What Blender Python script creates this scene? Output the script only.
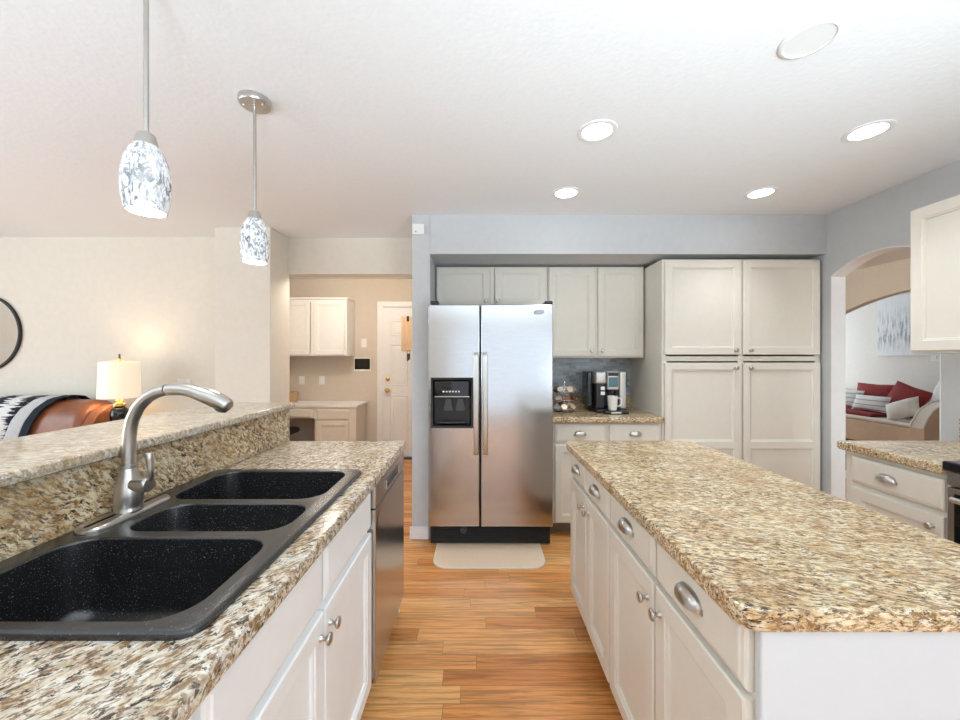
import bpy, bmesh, math, random
from mathutils import Matrix, Vector
random.seed(7)
PI = math.pi
scene = bpy.context.scene
COL = scene.collection
for o in list(bpy.data.objects):
    bpy.data.objects.remove(o)

# ------------------------------------------------------------------ camera, world, exposure, daylight
F = 380.0
cd = bpy.data.cameras.new('camera'); cam = bpy.data.objects.new('camera', cd); COL.objects.link(cam)
cam.location = (0, 0, 1.36); cam.rotation_euler = (PI/2, 0, 0)
cd.sensor_width = 36.0; cd.lens = F/960*36.0
cd.shift_x = 2/960; cd.shift_y = -2/960
cd.clip_start = 0.02
scene.camera = cam
scene.view_settings.view_transform = 'Standard'
scene.view_settings.look = 'None'
scene.view_settings.gamma = 1.0
scene.view_settings.use_curve_mapping = False
scene.view_settings.exposure = 0.33
w = bpy.data.worlds.new('daylight'); scene.world = w; w.use_nodes = True
w.node_tree.nodes['Background'].inputs[0].default_value = (0.80, 0.88, 1.0, 1)
w.node_tree.nodes['Background'].inputs[1].default_value = 0.9

def area(name, loc, rot, sx, sy, power, color, spread=None):
    l = bpy.data.lights.new(name, 'AREA'); l.shape = 'RECTANGLE'; l.size = sx; l.size_y = sy
    l.energy = power; l.color = color
    if spread: l.spread = spread
    o = bpy.data.objects.new(name, l); COL.objects.link(o); o.location = loc; o.rotation_euler = rot
    return o
# daylight entering through the sliding door behind the camera and the living room window; the other three are added fill
area('daylight_patio', (0.9, -3.30, 1.12), (math.radians(112), 0, 0), 3.0, 1.95, 9, (0.88, 0.94, 1.0))
area('daylight_living', (-5.88, 0.0, 1.45), (math.radians(105), 0, -PI/2), 3.4, 1.7, 80, (0.80, 0.92, 1.0))
area('window_fill_dining', (3.7, -0.95, 1.5), (math.radians(105), 0, 0), 1.5, 1.4, 55, (0.85, 0.94, 1.0))  # unseen window light added to brighten the room between the arches
area('window_fill_right', (2.55, -1.75, 1.55), (math.radians(100), 0, PI/2), 1.5, 1.1, 26, (0.82, 0.93, 1.0))  # added light of an unseen side window, brightens the sink fronts
area('window_fill_lounge', (5.9, 8.5, 1.55), (math.radians(100), 0, PI), 1.9, 1.7, 46, (0.80, 0.92, 1.0))  # unseen window light added to brighten the lounge
# added fill: spots without fixtures, aimed up to brighten ceiling and rooms
def bounce(name, loc, power, tilt, size, blend, col=(0.67, 0.89, 1.05), turn=0.0, soft=0.5):
    l = bpy.data.lights.new(name, 'SPOT'); l.energy = power; l.color = col; l.spot_size = math.radians(size); l.spot_blend = blend; l.shadow_soft_size = soft
    o = bpy.data.objects.new(name, l); COL.objects.link(o); o.location = loc; o.rotation_euler = (PI-math.radians(tilt), 0, math.radians(turn))
bounce('ceiling_fill', (0.5, -2.2, 0.35), 550, 18, 118, 0.7)
bounce('ceiling_fill_forward', (1.42, -0.7, 1.05), 125, 54, 70, 1.0, (0.72, 0.92, 1.05), 15, 0.2)
bounce('ceiling_fill_living', (-3.2, -1.2, 0.5), 260, 16, 124, 0.6, (0.56, 0.86, 1.12))

# ------------------------------------------------------------------ helpers
class B:
    """Collects shapes of one mesh."""
    def __init__(s, M=None):
        s.bm = bmesh.new(); s.M = M
    def _merge(s, t):
        me = bpy.data.meshes.new('tmp'); t.to_mesh(me); t.free(); s.bm.from_mesh(me); bpy.data.meshes.remove(me)
    def box(s, x0, x1, y0, y1, z0, z1, bev=0.0, seg=2):
        t = bmesh.new(); bmesh.ops.create_cube(t, size=1)
        for v in t.verts:
            v.co = Vector(((x0+x1)/2+v.co.x*(x1-x0), (y0+y1)/2+v.co.y*(y1-y0), (z0+z1)/2+v.co.z*(z1-z0)))
        if bev: bmesh.ops.bevel(t, geom=t.edges[:], offset=bev, segments=seg, profile=0.5, affect='EDGES')
        s._merge(t); return s
    def loops(s, loops, cap0=True, cap1=True, closed=True):
        vs = [[s.bm.verts.new(p) for p in L] for L in loops]
        n = len(vs[0])
        for a, b in zip(vs, vs[1:]):
            for i in range(n if closed else n-1):
                j = (i+1) % n
                try: s.bm.faces.new((a[i], a[j], b[j], b[i]))
                except ValueError: pass
        if cap0: s.bm.faces.new(vs[0][::-1])
        if cap1: s.bm.faces.new(vs[-1])
        return vs
    def lathe(s, prof, origin=(0,0,0), axis=(0,0,1), n=24, cap0=True, cap1=True):
        a = Vector(axis).normalized(); q = a.to_track_quat('Z', 'Y'); o = Vector(origin)
        L = [[o+q@Vector((r*math.cos(2*PI*i/n), r*math.sin(2*PI*i/n), h)) for i in range(n)] for r, h in prof]
        s.loops(L, cap0, cap1); return s
    def cyl(s, p0, p1, r0, r1=None, n=16):
        p0, p1 = Vector(p0), Vector(p1); r1 = r0 if r1 is None else r1
        return s.lathe([(r0, 0), (r1, (p1-p0).length)], p0, p1-p0, n)
    def tube(s, pts, rad, n=12, sx=1.0):
        pts = [Vector(p) for p in pts]
        if not hasattr(rad, '__len__'): rad = [rad]*len(pts)
        L = []; up = None
        for i, p in enumerate(pts):
            d = (pts[min(i+1, len(pts)-1)]-pts[max(i-1, 0)]).normalized()
            if up is None:
                up = Vector((0, 1, 0)) if abs(d.y) < 0.9 else Vector((1, 0, 0))
            u = (up-d*up.dot(d)).normalized(); v = d.cross(u); up = u
            L.append([p+(u*math.cos(2*PI*k/n)*sx+v*math.sin(2*PI*k/n))*rad[i] for k in range(n)])
        s.loops(L); return s
    def prism(s, poly, axis, a, b):
        def P(p, t):
            return {'x': (t, p[0], p[1]), 'y': (p[0], t, p[1]), 'z': (p[0], p[1], t)}[axis]
        s.loops([[P(p, a) for p in poly], [P(p, b) for p in poly]]); return s
    def panel(s, u0, u1, w0, w1, prof, v0=0.0, cap0=True):
        L = []
        for ins, d in prof:
            L.append([(u0+ins, v0+d, w0+ins), (u1-ins, v0+d, w0+ins), (u1-ins, v0+d, w1-ins), (u0+ins, v0+d, w1-ins)])
        s.loops(L, cap0); return s
    def grid(s, fn, nu, nv, wrap=False):
        V = [[s.bm.verts.new(fn(i/nu, j/nv)) for j in range(nv+1)] for i in range(nu+1)]
        for i in range(nu):
            for j in range(nv):
                s.bm.faces.new((V[i][j], V[i+1][j], V[i+1][j+1], V[i][j+1]))
        return s
    def sphere(s, c, r, n=16, sc=(1,1,1)):
        t = bmesh.new(); bmesh.ops.create_uvsphere(t, u_segments=n, v_segments=max(6, n//2), radius=r)
        for v in t.verts: v.co = Vector((c[0]+v.co.x*sc[0], c[1]+v.co.y*sc[1], c[2]+v.co.z*sc[2]))
        s._merge(t); return s
    def build(s, name, mat, parent=None, smooth=None, weld=True):
        bm = s.bm
        if s.M is not None: bmesh.ops.transform(bm, matrix=s.M, verts=bm.verts)
        if weld: bmesh.ops.remove_doubles(bm, verts=bm.verts, dist=1e-5)
        bmesh.ops.recalc_face_normals(bm, faces=bm.faces)
        me = bpy.data.meshes.new(name); bm.to_mesh(me); bm.free()
        o = bpy.data.objects.new(name, me); COL.objects.link(o)
        me.materials.append(mat)
        if smooth:
            for p in me.polygons: p.use_smooth = True
            me.set_sharp_from_angle(angle=math.radians(smooth))
            wn = o.modifiers.new('weighted_normals', 'WEIGHTED_NORMAL'); wn.keep_sharp = True; wn.weight = 100
        if parent is not None: adopt(o, parent)
        return o
def wpos(o):
    p = Vector(o.location) if o.parent is None else Vector((0, 0, 0))
    return p
def adopt(o, parent):
    o.parent = parent
    o.matrix_parent_inverse = Matrix.Translation(-wpos(parent)) if parent.type == 'EMPTY' else Matrix.Identity(4)
def tag(o, label=None, cat=None, group=None, kind=None):
    if label: o['label'] = label
    if cat: o['category'] = cat
    if group: o['group'] = group
    if kind: o['kind'] = kind
    return o
def thing(name, label, cat, loc, group=None):
    o = bpy.data.objects.new(name, None); COL.objects.link(o); o.location = loc; o.empty_display_size = 0.05
    return tag(o, label, cat, group)
def struct(o, label=None, cat=None):
    return tag(o, label, cat, None, 'structure')
def copy_tree(o, parent=None):
    c = o.copy(); COL.objects.link(c)
    if parent is not None: c.parent = parent
    for ch in list(o.children): copy_tree(ch, c)
    return c
def rrect(x0, x1, y0, y1, r, n=6):
    if not hasattr(r, '__len__'): r = [r]*4
    out = []
    for k, (cx, cy, a) in enumerate(((x1, y1, 0), (x0, y1, 1), (x0, y0, 2), (x1, y0, 3))):
        rr = max(r[k], 1e-4); sx = -1 if cx == x1 else 1; sy = -1 if cy == y1 else 1
        for i in range(n+1):
            t = (a+i/n)*PI/2
            out.append((cx+sx*rr+rr*math.cos(t), cy+sy*rr+rr*math.sin(t)))
    return out
def slab(b, x0, x1, y0, y1, z0, z1, r=0.02, bull=0.012, hole=None, free=(1, 1, 1, 1), n=6):
    """Countertop with rounded corners and an eased edge; free = x0,x1,y0,y1 edges that stand free."""
    steps = [(0.55, 0), (0.15, 0.3), (0, 1.0)]
    lay = [(f*bull, z0+g*bull) for f, g in steps]+[(f*bull, z1-g*bull) for f, g in reversed(steps)]
    lay += [(bull*1.3, z1)] if False else []
    L = []
    for off, z in lay:
        a = [off*k for k in free]
        L.append([(p[0], p[1], z) for p in rrect(x0+a[0], x1-a[1], y0+a[2], y1-a[3], r, n)])
    if hole is None:
        b.loops(L)
    else:
        H = [(p[0], p[1]) for p in rrect(*hole, 0.03, n)]
        L = [[(p[0], p[1], z0) for p in H]]+L+[[(p[0], p[1], z1) for p in H]]
        L.append([(p[0], p[1], z0) for p in H])
        b.loops(L, False, False)

# ------------------------------------------------------------------ materials
def mat(name):
    m = bpy.data.materials.new(name); m.use_nodes = True
    return m, m.node_tree, m.node_tree.nodes['Principled BSDF']
def lk(nt, a, b): nt.links.new(a, b)
def nd(nt, t, **kw):
    n = nt.nodes.new(t)
    for k, v in kw.items(): setattr(n, k, v)
    return n
def plain(name, col, rough=0.5, metal=0.0, vary=0.04, scale=20, bump=0.0, bscale=200, spec=None, stretch=None, coat=0.0):
    m, nt, p = mat(name)
    tc = nd(nt, 'ShaderNodeTexCoord'); nz = nd(nt, 'ShaderNodeTexNoise'); nz.inputs['Scale'].default_value = scale
    nz.inputs['Detail'].default_value = 3
    src = tc.outputs['Object']
    if stretch:
        mp = nd(nt, 'ShaderNodeMapping'); mp.inputs['Scale'].default_value = stretch; lk(nt, src, mp.inputs[0]); src = mp.outputs[0]
    lk(nt, src, nz.inputs['Vector'])
    rp = nd(nt, 'ShaderNodeValToRGB')
    rp.color_ramp.elements[0].position = 0.3; rp.color_ramp.elements[1].position = 0.7
    rp.color_ramp.elements[0].color = tuple(c*(1-vary) for c in col)+(1,)
    rp.color_ramp.elements[1].color = tuple(min(1, c*(1+vary)) for c in col)+(1,)
    lk(nt, nz.outputs['Fac'], rp.inputs[0]); lk(nt, rp.outputs[0], p.inputs['Base Color'])
    p.inputs['Roughness'].default_value = rough; p.inputs['Metallic'].default_value = metal
    if spec is not None: p.inputs['Specular IOR Level'].default_value = spec
    if coat: p.inputs['Coat Weight'].default_value = coat; p.inputs['Coat Roughness'].default_value = 0.1
    if bump:
        n2 = nd(nt, 'ShaderNodeTexNoise'); n2.inputs['Scale'].default_value = bscale; n2.inputs['Detail'].default_value = 2
        lk(nt, src, n2.inputs['Vector'])
        bp = nd(nt, 'ShaderNodeBump'); bp.inputs['Strength'].default_value = bump; bp.inputs['Distance'].default_value = 0.01
        lk(nt, n2.outputs['Fac'], bp.inputs['Height']); lk(nt, bp.outputs[0], p.inputs['Normal'])
    return m
def emis(name, col, st):
    m, nt, p = mat(name)
    p.inputs['Base Color'].default_value = tuple(col)+(1,)
    p.inputs['Emission Color'].default_value = tuple(col)+(1,); p.inputs['Emission Strength'].default_value = st
    return m
def ramp(nt, src, stops, interp='LINEAR'):
    r = nd(nt, 'ShaderNodeValToRGB'); cr = r.color_ramp; cr.interpolation = interp
    while len(cr.elements) < len(stops): cr.elements.new(0.5)
    for e, (p, c) in zip(cr.elements, stops):
        e.position = p; e.color = (c if len(c) == 4 else tuple(c)+(1,)) if hasattr(c, '__len__') else (c, c, c, 1)
    lk(nt, src, r.inputs[0]); return r.outputs[0]
def mix(nt, fac, a, b, mode='MIX'):
    m = nd(nt, 'ShaderNodeMix', data_type='RGBA', blend_type=mode)
    for s, i in ((fac, 0), (a, 6), (b, 7)):
        if hasattr(s, 'is_output'): lk(nt, s, m.inputs[i])
        else: m.inputs[i].default_value = s if not hasattr(s, '__len__') or len(s) == 4 else tuple(s)+(1,)
    return m.outputs[2]
def noise(nt, vec, scale, detail=4, rough=0.6, dist=0.0):
    n = nd(nt, 'ShaderNodeTexNoise'); n.inputs['Scale'].default_value = scale; n.inputs['Detail'].default_value = detail
    n.inputs['Roughness'].default_value = rough; n.inputs['Distortion'].default_value = dist
    lk(nt, vec, n.inputs['Vector']); return n.outputs['Fac']
def mapping(nt, vec, rot=(0,0,0), scale=(1,1,1), loc=(0,0,0)):
    m = nd(nt, 'ShaderNodeMapping'); m.inputs['Rotation'].default_value = rot; m.inputs['Scale'].default_value = scale
    m.inputs['Location'].default_value = loc
    lk(nt, vec, m.inputs[0]); return m.outputs[0]

def granite(name, rot, warm=1.0, size=1.0, off=0.0, stretch=0.42, dark=1.0):
    m, nt, p = mat(name)
    v = nd(nt, 'ShaderNodeTexCoord').outputs['Object']
    vr = mapping(nt, v, rot=rot, loc=(off, off*0.7, off*0.3))
    wob = nd(nt, 'ShaderNodeVectorMath', operation='SCALE'); wn = nd(nt, 'ShaderNodeTexNoise'); lk(nt, vr, wn.inputs['Vector']); wn.inputs['Scale'].default_value = 14
    lk(nt, wn.outputs['Color'], wob.inputs[0]); wob.inputs['Scale'].default_value = 0.035
    wa = nd(nt, 'ShaderNodeVectorMath', operation='ADD'); lk(nt, vr, wa.inputs[0]); lk(nt, wob.outputs[0], wa.inputs[1])
    vs = mapping(nt, wa.outputs[0], scale=(stretch, 1, 1))
    k = 1.55/size
    cream = (0.74, 0.565, 0.335) if warm > .5 else (0.66, 0.56, 0.42)
    pale = (0.87, 0.745, 0.52) if warm > .5 else (0.78, 0.73, 0.63)
    tan = (0.46, 0.26, 0.105) if warm > .5 else (0.45, 0.33, 0.20)
    gold = (0.47, 0.25, 0.09) if warm > .5 else (0.46, 0.30, 0.15)
    base = ramp(nt, noise(nt, vs, 60*k, 5, .7), [(.38, tan), (.49, cream), (.60, pale)])
    patch = ramp(nt, noise(nt, mapping(nt, vr, scale=(.6, 1, 1)), 7.0*k, 3, .6), [(.46, 0), (.66, .6)])
    c = mix(nt, patch, base, gold)
    grey = ramp(nt, noise(nt, mapping(nt, vs, loc=(3, 7, 1)), 48*k, 3, .6), [(.56, 0), (.66, .6 if warm < .5 else .35)])
    c = mix(nt, grey, c, (0.46, 0.42, 0.37))
    wh = ramp(nt, noise(nt, mapping(nt, vs, loc=(21, 3, 2)), 70*k, 3, .6), [(.57, 0), (.64, .75 if warm < .5 else .6)])
    c = mix(nt, wh, c, (0.84, 0.78, 0.67) if warm > .5 else (0.84, 0.81, 0.75))
    brown = ramp(nt, noise(nt, mapping(nt, vs, loc=(9, 2, 5)), 85*k, 5, .7, .3), [(.505, 0), (.55, .9*dark)])
    lowf = ramp(nt, noise(nt, mapping(nt, vr, scale=(.55, 1, 1), loc=(5, 5, 5)), 6.5, 3, .6), [(.36, .55), (.58, 1)])
    brown = mix(nt, 1.0, brown, lowf, 'MULTIPLY')
    c = mix(nt, brown, c, (0.21, 0.11, 0.045))
    dk = ramp(nt, noise(nt, mapping(nt, vs, loc=(1, 12, 8)), 105*k, 4, .7, .2), [(.56, 0), (.59, .97*dark)])
    dk = mix(nt, 1.0, dk, lowf, 'MULTIPLY')
    c = mix(nt, dk, c, (0.035, 0.030, 0.028))
    lk(nt, c, p.inputs['Base Color'])
    p.inputs['Roughness'].default_value = 0.13
    p.inputs['Specular IOR Level'].default_value = 0.45
    return m

M = {}
M['wall_grey'] = plain('grey_wall_paint', (0.565, 0.572, 0.578), 0.7, bump=.05, bscale=140, vary=.02)
M['wall_tan'] = plain('tan_wall_paint', (0.79, 0.735, 0.64), 0.75, bump=.05, bscale=140, vary=.02)
M['wall_hall'] = plain('cream_wall_paint', (0.66, 0.59, 0.505), 0.75, bump=.05, bscale=140, vary=.02)
M['wall_beyond'] = plain('beige_wall_paint', (0.78, 0.75, 0.72), 0.75, vary=.02)
M['ceiling'] = plain('white_ceiling_texture', (0.88, 0.885, 0.89), 0.85, bump=.10, bscale=55, vary=.012, scale=40)
M['trim'] = plain('white_trim_paint', (0.84, 0.84, 0.84), 0.4, vary=.015)
M['cream'] = plain('cream_cabinet_paint', (0.785, 0.735, 0.645), 0.38, vary=.015)
M['white_cab'] = plain('white_cabinet_paint', (0.88, 0.87, 0.86), 0.38, vary=.015)
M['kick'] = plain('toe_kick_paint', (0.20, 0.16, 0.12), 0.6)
M['nickel'] = plain('brushed_nickel', (0.55, 0.53, 0.50), 0.28, 1.0, stretch=(40, 40, 400), scale=4, vary=.08)
M['brass'] = plain('polished_brass', (0.68, 0.46, 0.18), 0.25, 1.0)
M['black'] = plain('black_plastic', (0.012, 0.012, 0.013), 0.3)
M['black_matte'] = plain('matte_black', (0.016, 0.016, 0.017), 0.6)
M['dgrey'] = plain('dark_grey_plastic', (0.06, 0.06, 0.065), 0.4)
M['chrome'] = plain('chrome', (0.75, 0.75, 0.76), 0.12, 1.0)
M['white'] = plain('white_plastic', (0.86, 0.86, 0.84), 0.35, vary=.01)
M['ceramic'] = plain('white_ceramic', (0.86, 0.82, 0.78), 0.15, vary=.01)
M['glossblack'] = plain('black_glass', (0.008, 0.008, 0.009), 0.05)
M['mirror'] = plain('mirror_silver', (0.88, 0.90, 0.91), 0.02, 1.0, vary=.005)
def steel(name, stretch, col=(0.60, 0.61, 0.62), rough=0.24):
    m, nt, p = mat(name)
    v = mapping(nt, nd(nt, 'ShaderNodeTexCoord').outputs['Object'], scale=stretch)
    n = noise(nt, v, 6, 3, .6)
    lk(nt, ramp(nt, n, [(.3, tuple(c*.93 for c in col)), (.7, tuple(c*1.06 for c in col))]), p.inputs['Base Color'])
    lk(nt, ramp(nt, n, [(.3, rough*.85), (.7, rough*1.2)]), p.inputs['Roughness'])
    p.inputs['Metallic'].default_value = 1.0
    return m
M['steel'] = steel('brushed_stainless_steel', (2, 40, 130), (0.52, 0.53, 0.545), 0.16)
M['steel_side'] = steel('brushed_stainless_panel', (40, 2, 130), (0.50, 0.50, 0.51), 0.22)
M['granite_island'] = granite('granite_warm', (0, 0, math.radians(14)), 1.0, 0.92, 0.0, .30, 1.0)
M['granite_counter'] = granite('granite_pale', (0, 0, math.radians(-50)), 0.3, 1.5, 3.1, .52)
M['granite_splash'] = granite('granite_splash', (math.radians(35), 0, math.radians(-90)), 1.0, 1.3, 5.7, .38)
M['granite_bar'] = granite('granite_bar', (0, 0, math.radians(-20)), 0.3, 1.2, 8.3, .36, .6)  # paler, fewer dark grains: grazing room reflections put into the stone colour
M['granite_back'] = granite('granite_back', (0, 0, math.radians(20)), 1.0, 1.0, 11.0)

def wood_floor():
    m, nt, p = mat('oak_floor_boards')
    v = nd(nt, 'ShaderNodeTexCoord').outputs['Object']
    sx = nd(nt, 'ShaderNodeSeparateXYZ'); lk(nt, v, sx.inputs[0])
    dv = nd(nt, 'ShaderNodeMath', operation='DIVIDE'); lk(nt, sx.outputs['Y'], dv.inputs[0]); dv.inputs[1].default_value = 0.083
    fl = nd(nt, 'ShaderNodeMath', operation='FLOOR'); lk(nt, dv.outputs[0], fl.inputs[0])
    wn = nd(nt, 'ShaderNodeTexWhiteNoise', noise_dimensions='1D'); lk(nt, fl.outputs[0], wn.inputs['W'])
    ma = nd(nt, 'ShaderNodeMath', operation='MULTIPLY_ADD'); lk(nt, wn.outputs['Value'], ma.inputs[0]); ma.inputs[1].default_value = 3.0; lk(nt, sx.outputs['X'], ma.inputs[2])
    cx = nd(nt, 'ShaderNodeCombineXYZ'); lk(nt, ma.outputs[0], cx.inputs['X']); lk(nt, sx.outputs['Y'], cx.inputs['Y'])
    br = nd(nt, 'ShaderNodeTexBrick'); lk(nt, cx.outputs[0], br.inputs['Vector'])
    br.inputs['Scale'].default_value = 1.0; br.inputs['Brick Width'].default_value = 0.78; br.inputs['Row Height'].default_value = 0.083
    br.inputs['Mortar Size'].default_value = 0.0009; br.inputs['Mortar Smooth'].default_value = 0.3; br.inputs['Bias'].default_value = 0.0
    br.offset = 0.0; br.offset_frequency = 2; br.squash = 1.0
    br.inputs['Color1'].default_value = (0, 0, 0, 1); br.inputs['Color2'].default_value = (1, 1, 1, 1); br.inputs['Mortar'].default_value = (.5, .5, .5, 1)
    tone = ramp(nt, br.outputs['Color'], [(0, (0.66, 0.245, 0.065)), (.35, (0.80, 0.33, 0.095)), (.65, (0.87, 0.39, 0.125)), (1, (0.93, 0.48, 0.18))])
    # shift the grain from board to board
    sh = nd(nt, 'ShaderNodeVectorMath', operation='MULTIPLY'); lk(nt, br.outputs['Color'], sh.inputs[0]); sh.inputs[1].default_value = (7, 3, 11)
    ad = nd(nt, 'ShaderNodeVectorMath', operation='ADD'); lk(nt, v, ad.inputs[0]); lk(nt, sh.outputs[0], ad.inputs[1])
    g1 = ramp(nt, noise(nt, mapping(nt, ad.outputs[0], scale=(2.2, 42, 1)), 1.0, 5, .65, 1.2), [(.38, .50), (.54, 1.0)])
    g2 = ramp(nt, noise(nt, mapping(nt, ad.outputs[0], scale=(9, 210, 1)), 1.0, 3, .6), [(.35, .82), (.6, 1.0)])
    wv = nd(nt, 'ShaderNodeTexWave', wave_type='BANDS', bands_direction='Y'); lk(nt, mapping(nt, ad.outputs[0], scale=(.25, 1, 1)), wv.inputs[0])
    wv.inputs['Scale'].default_value = 11; wv.inputs['Distortion'].default_value = 9; wv.inputs['Detail'].default_value = 3; wv.inputs['Detail Scale'].default_value = .8
    g3 = ramp(nt, wv.outputs['Fac'], [(.1, .74), (.5, 1.0)])
    c = mix(nt, .75, tone, g1, 'MULTIPLY'); c = mix(nt, .8, c, g2, 'MULTIPLY'); c = mix(nt, .6, c, g3, 'MULTIPLY')
    c = mix(nt, br.outputs['Fac'], c, (0.16, 0.075, 0.03))
    lk(nt, c, p.inputs['Base Color'])
    p.inputs['Roughness'].default_value = 0.27
    bp = nd(nt, 'ShaderNodeBump'); bp.inputs['Strength'].default_value = .15; bp.inputs['Distance'].default_value = .002
    lk(nt, g2, bp.inputs['Height']); lk(nt, bp.outputs[0], p.inputs['Normal'])
    return m
M['floor'] = wood_floor()
def tile_mat():
    m, nt, p = mat('grey_mosaic_tile')
    v = nd(nt, 'ShaderNodeTexCoord').outputs['Object']
    sp = nd(nt, 'ShaderNodeSeparateXYZ'); lk(nt, v, sp.inputs[0]); cb = nd(nt, 'ShaderNodeCombineXYZ')
    lk(nt, sp.outputs['X'], cb.inputs['X']); lk(nt, sp.outputs['Z'], cb.inputs['Y'])
    br = nd(nt, 'ShaderNodeTexBrick'); lk(nt, cb.outputs[0], br.inputs['Vector'])
    br.inputs['Scale'].default_value = 1; br.inputs['Brick Width'].default_value = .062; br.inputs['Row Height'].default_value = .030
    br.inputs['Mortar Size'].default_value = .0025; br.inputs['Color1'].default_value = (.30, .34, .38, 1); br.inputs['Color2'].default_value = (.54, .59, .63, 1)
    br.inputs['Mortar'].default_value = (.46, .48, .49, 1)
    lk(nt, br.outputs['Color'], p.inputs['Base Color']); p.inputs['Roughness'].default_value = .18
    bp = nd(nt, 'ShaderNodeBump', invert=True); bp.inputs['Strength'].default_value = .4; bp.inputs['Distance'].default_value = .002
    lk(nt, br.outputs['Fac'], bp.inputs['Height']); lk(nt, bp.outputs[0], p.inputs['Normal'])
    return m
M['tile'] = tile_mat()
def sink_mat():
    m, nt, p = mat('black_composite_stone')
    v = nd(nt, 'ShaderNodeTexCoord').outputs['Object']
    sp = ramp(nt, noise(nt, v, 330, 2, .6), [(.64, 0), (.70, 1)])
    c = mix(nt, sp, (0.0125, 0.0125, 0.0135), (0.17, 0.17, 0.17))
    lk(nt, c, p.inputs['Base Color']); p.inputs['Roughness'].default_value = .25; p.inputs['Specular IOR Level'].default_value = .85
    bp = nd(nt, 'ShaderNodeBump'); bp.inputs['Strength'].default_value = .12; bp.inputs['Distance'].default_value = .002
    lk(nt, noise(nt, v, 600, 2), bp.inputs['Height']); lk(nt, bp.outputs[0], p.inputs['Normal'])
    return m
M['sink'] = sink_mat()

# ------------------------------------------------------------------ the room shell
CEIL = 2.44
struct(B().box(-6, 7.2, -3.4, 8.6, -.1, 0).build('floor', M['floor']))
struct(B().box(-6, 4.76, -3.4, 5.3, CEIL, CEIL+.1).build('ceiling', M['ceiling']))
struct(B().box(2.72, 4.76, 5.3, 8.6, CEIL, CEIL+.1).build('ceiling_hall', M['ceiling']))
struct(B().box(4.76, 7.2, 2.2, 8.6, 3.0, 3.1).build('ceiling_lounge', M['ceiling']))
# back wall of the kitchen, the partition by the fridge, the soffit over the cabinets
struct(B().box(-.36, 2.62, 3.5, 3.6, 0, CEIL).build('wall_back', M['wall_grey']))
struct(B().box(-.497, -.36, 2.86, 3.6, 0, CEIL, .004, 1).build('wall_partition', M['wall_grey']))
struct(B().box(-.36, 2.62, 2.86, 3.5, 2.143, CEIL).build('wall_soffit', M['wall_grey']))
struct(B().box(-.497, -.36, 3.6, 5.3, 0, CEIL).build('wall_hallside', M['wall_hall']))
# right wall with its arch
def arch_poly(ya, yb, y0, y1, zs, zt, top, n=24):
    c = (y0+y1)/2; h = (y1-y0)/2
    pts = [(ya, 0), (y0, 0), (y0, zs)]
    pts += [(c+h*math.sin(t), zs+(zt-zs)*(1-(math.sin(t))**2)) for t in [(-.5+i/n)*PI for i in range(1, n)]]
    pts += [(y1, zs), (y1, 0), (yb, 0), (yb, top), (ya, top)]
    return pts
struct(B().prism(arch_poly(-.7, 3.6, 2.15, 2.82, 1.965, 2.072, CEIL), 'x', 2.62, 2.72).build('wall_right', M['wall_grey']))
# white lining inside the arch (its jambs and curved head)
def arch_liner(y0, y1, zs, zt, x0, x1, t, n=24):
    b = B(); c = (y0+y1)/2; h = (y1-y0)/2
    def prof(hh, zz, zz0):
        return [(c-hh, 0), (c-hh, zz0)]+[(c+hh*math.sin(q), zz0+(zz-zz0)*(1-math.sin(q)**2)) for q in [(-.5+i/n)*PI for i in range(1, n)]]+[(c+hh, zz0), (c+hh, 0)]
    o, i_ = prof(h, zt, zs), prof(h-t, zt-t, zs-t)
    b.loops([[(x0, p[0], p[1]) for p in o], [(x1, p[0], p[1]) for p in o], [(x1, p[0], p[1]) for p in i_], [(x0, p[0], p[1]) for p in i_], [(x0, p[0], p[1]) for p in o]], False, False, closed=False)
    return b
struct(arch_liner(2.15, 2.82, 1.965, 2.072, 2.6185, 2.7215, .006).build('trim_1', M['trim']))
# hall room beyond the arch and the second arch
struct(B().prism(arch_poly(-1.0, 8.6, 2.85, 5.02, 1.885, 2.105, CEIL), 'x', 4.66, 4.76).build('wall_far', M['wall_tan']))
struct(B().box(2.72, 4.66, -1.1, -1.0, 0, CEIL).build('wall_dining', M['wall_beyond']))
struct(B().box(2.72, 7.2, 8.6, 8.7, 0, 3.0).build('wall_end', M['wall_beyond']))
struct(B().box(2.62, 2.72, 3.6, 8.6, 0, CEIL).build('wall_inner', M['wall_beyond']))
struct(B().box(7.0, 7.1, 2.2, 8.6, 0, 3.0).build('wall_lounge', M['wall_beyond']))
struct(B().box(4.76, 7.0, 2.1, 2.2, 0, 3.0).build('wall_lounge_window', M['wall_beyond']))
struct(B().box(4.66, 4.76, 2.2, 8.6, CEIL+.1, 3.0).build('wall_upper', M['wall_beyond']))
# living room side
struct(B().box(-6, -2.17, 3.39, 3.49, 0, CEIL).build('wall_living', M['wall_tan']))
struct(B().box(-2.17, -1.71, 3.13, 3.45, 0, CEIL, .004, 1).build('wall_pier', M['wall_tan']))
struct(B().box(-1.71, -.497, 3.42, 3.55, 2.116, CEIL).build('wall_header', M['wall_tan']))
struct(B().box(-2.6, -.36, 5.2, 5.3, 0, CEIL).build('wall_hall', M['wall_hall']))
struct(B().box(-2.7, -2.6, 3.49, 5.3, 0, CEIL).build('wall_hall_left', M['wall_hall']))
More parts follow.
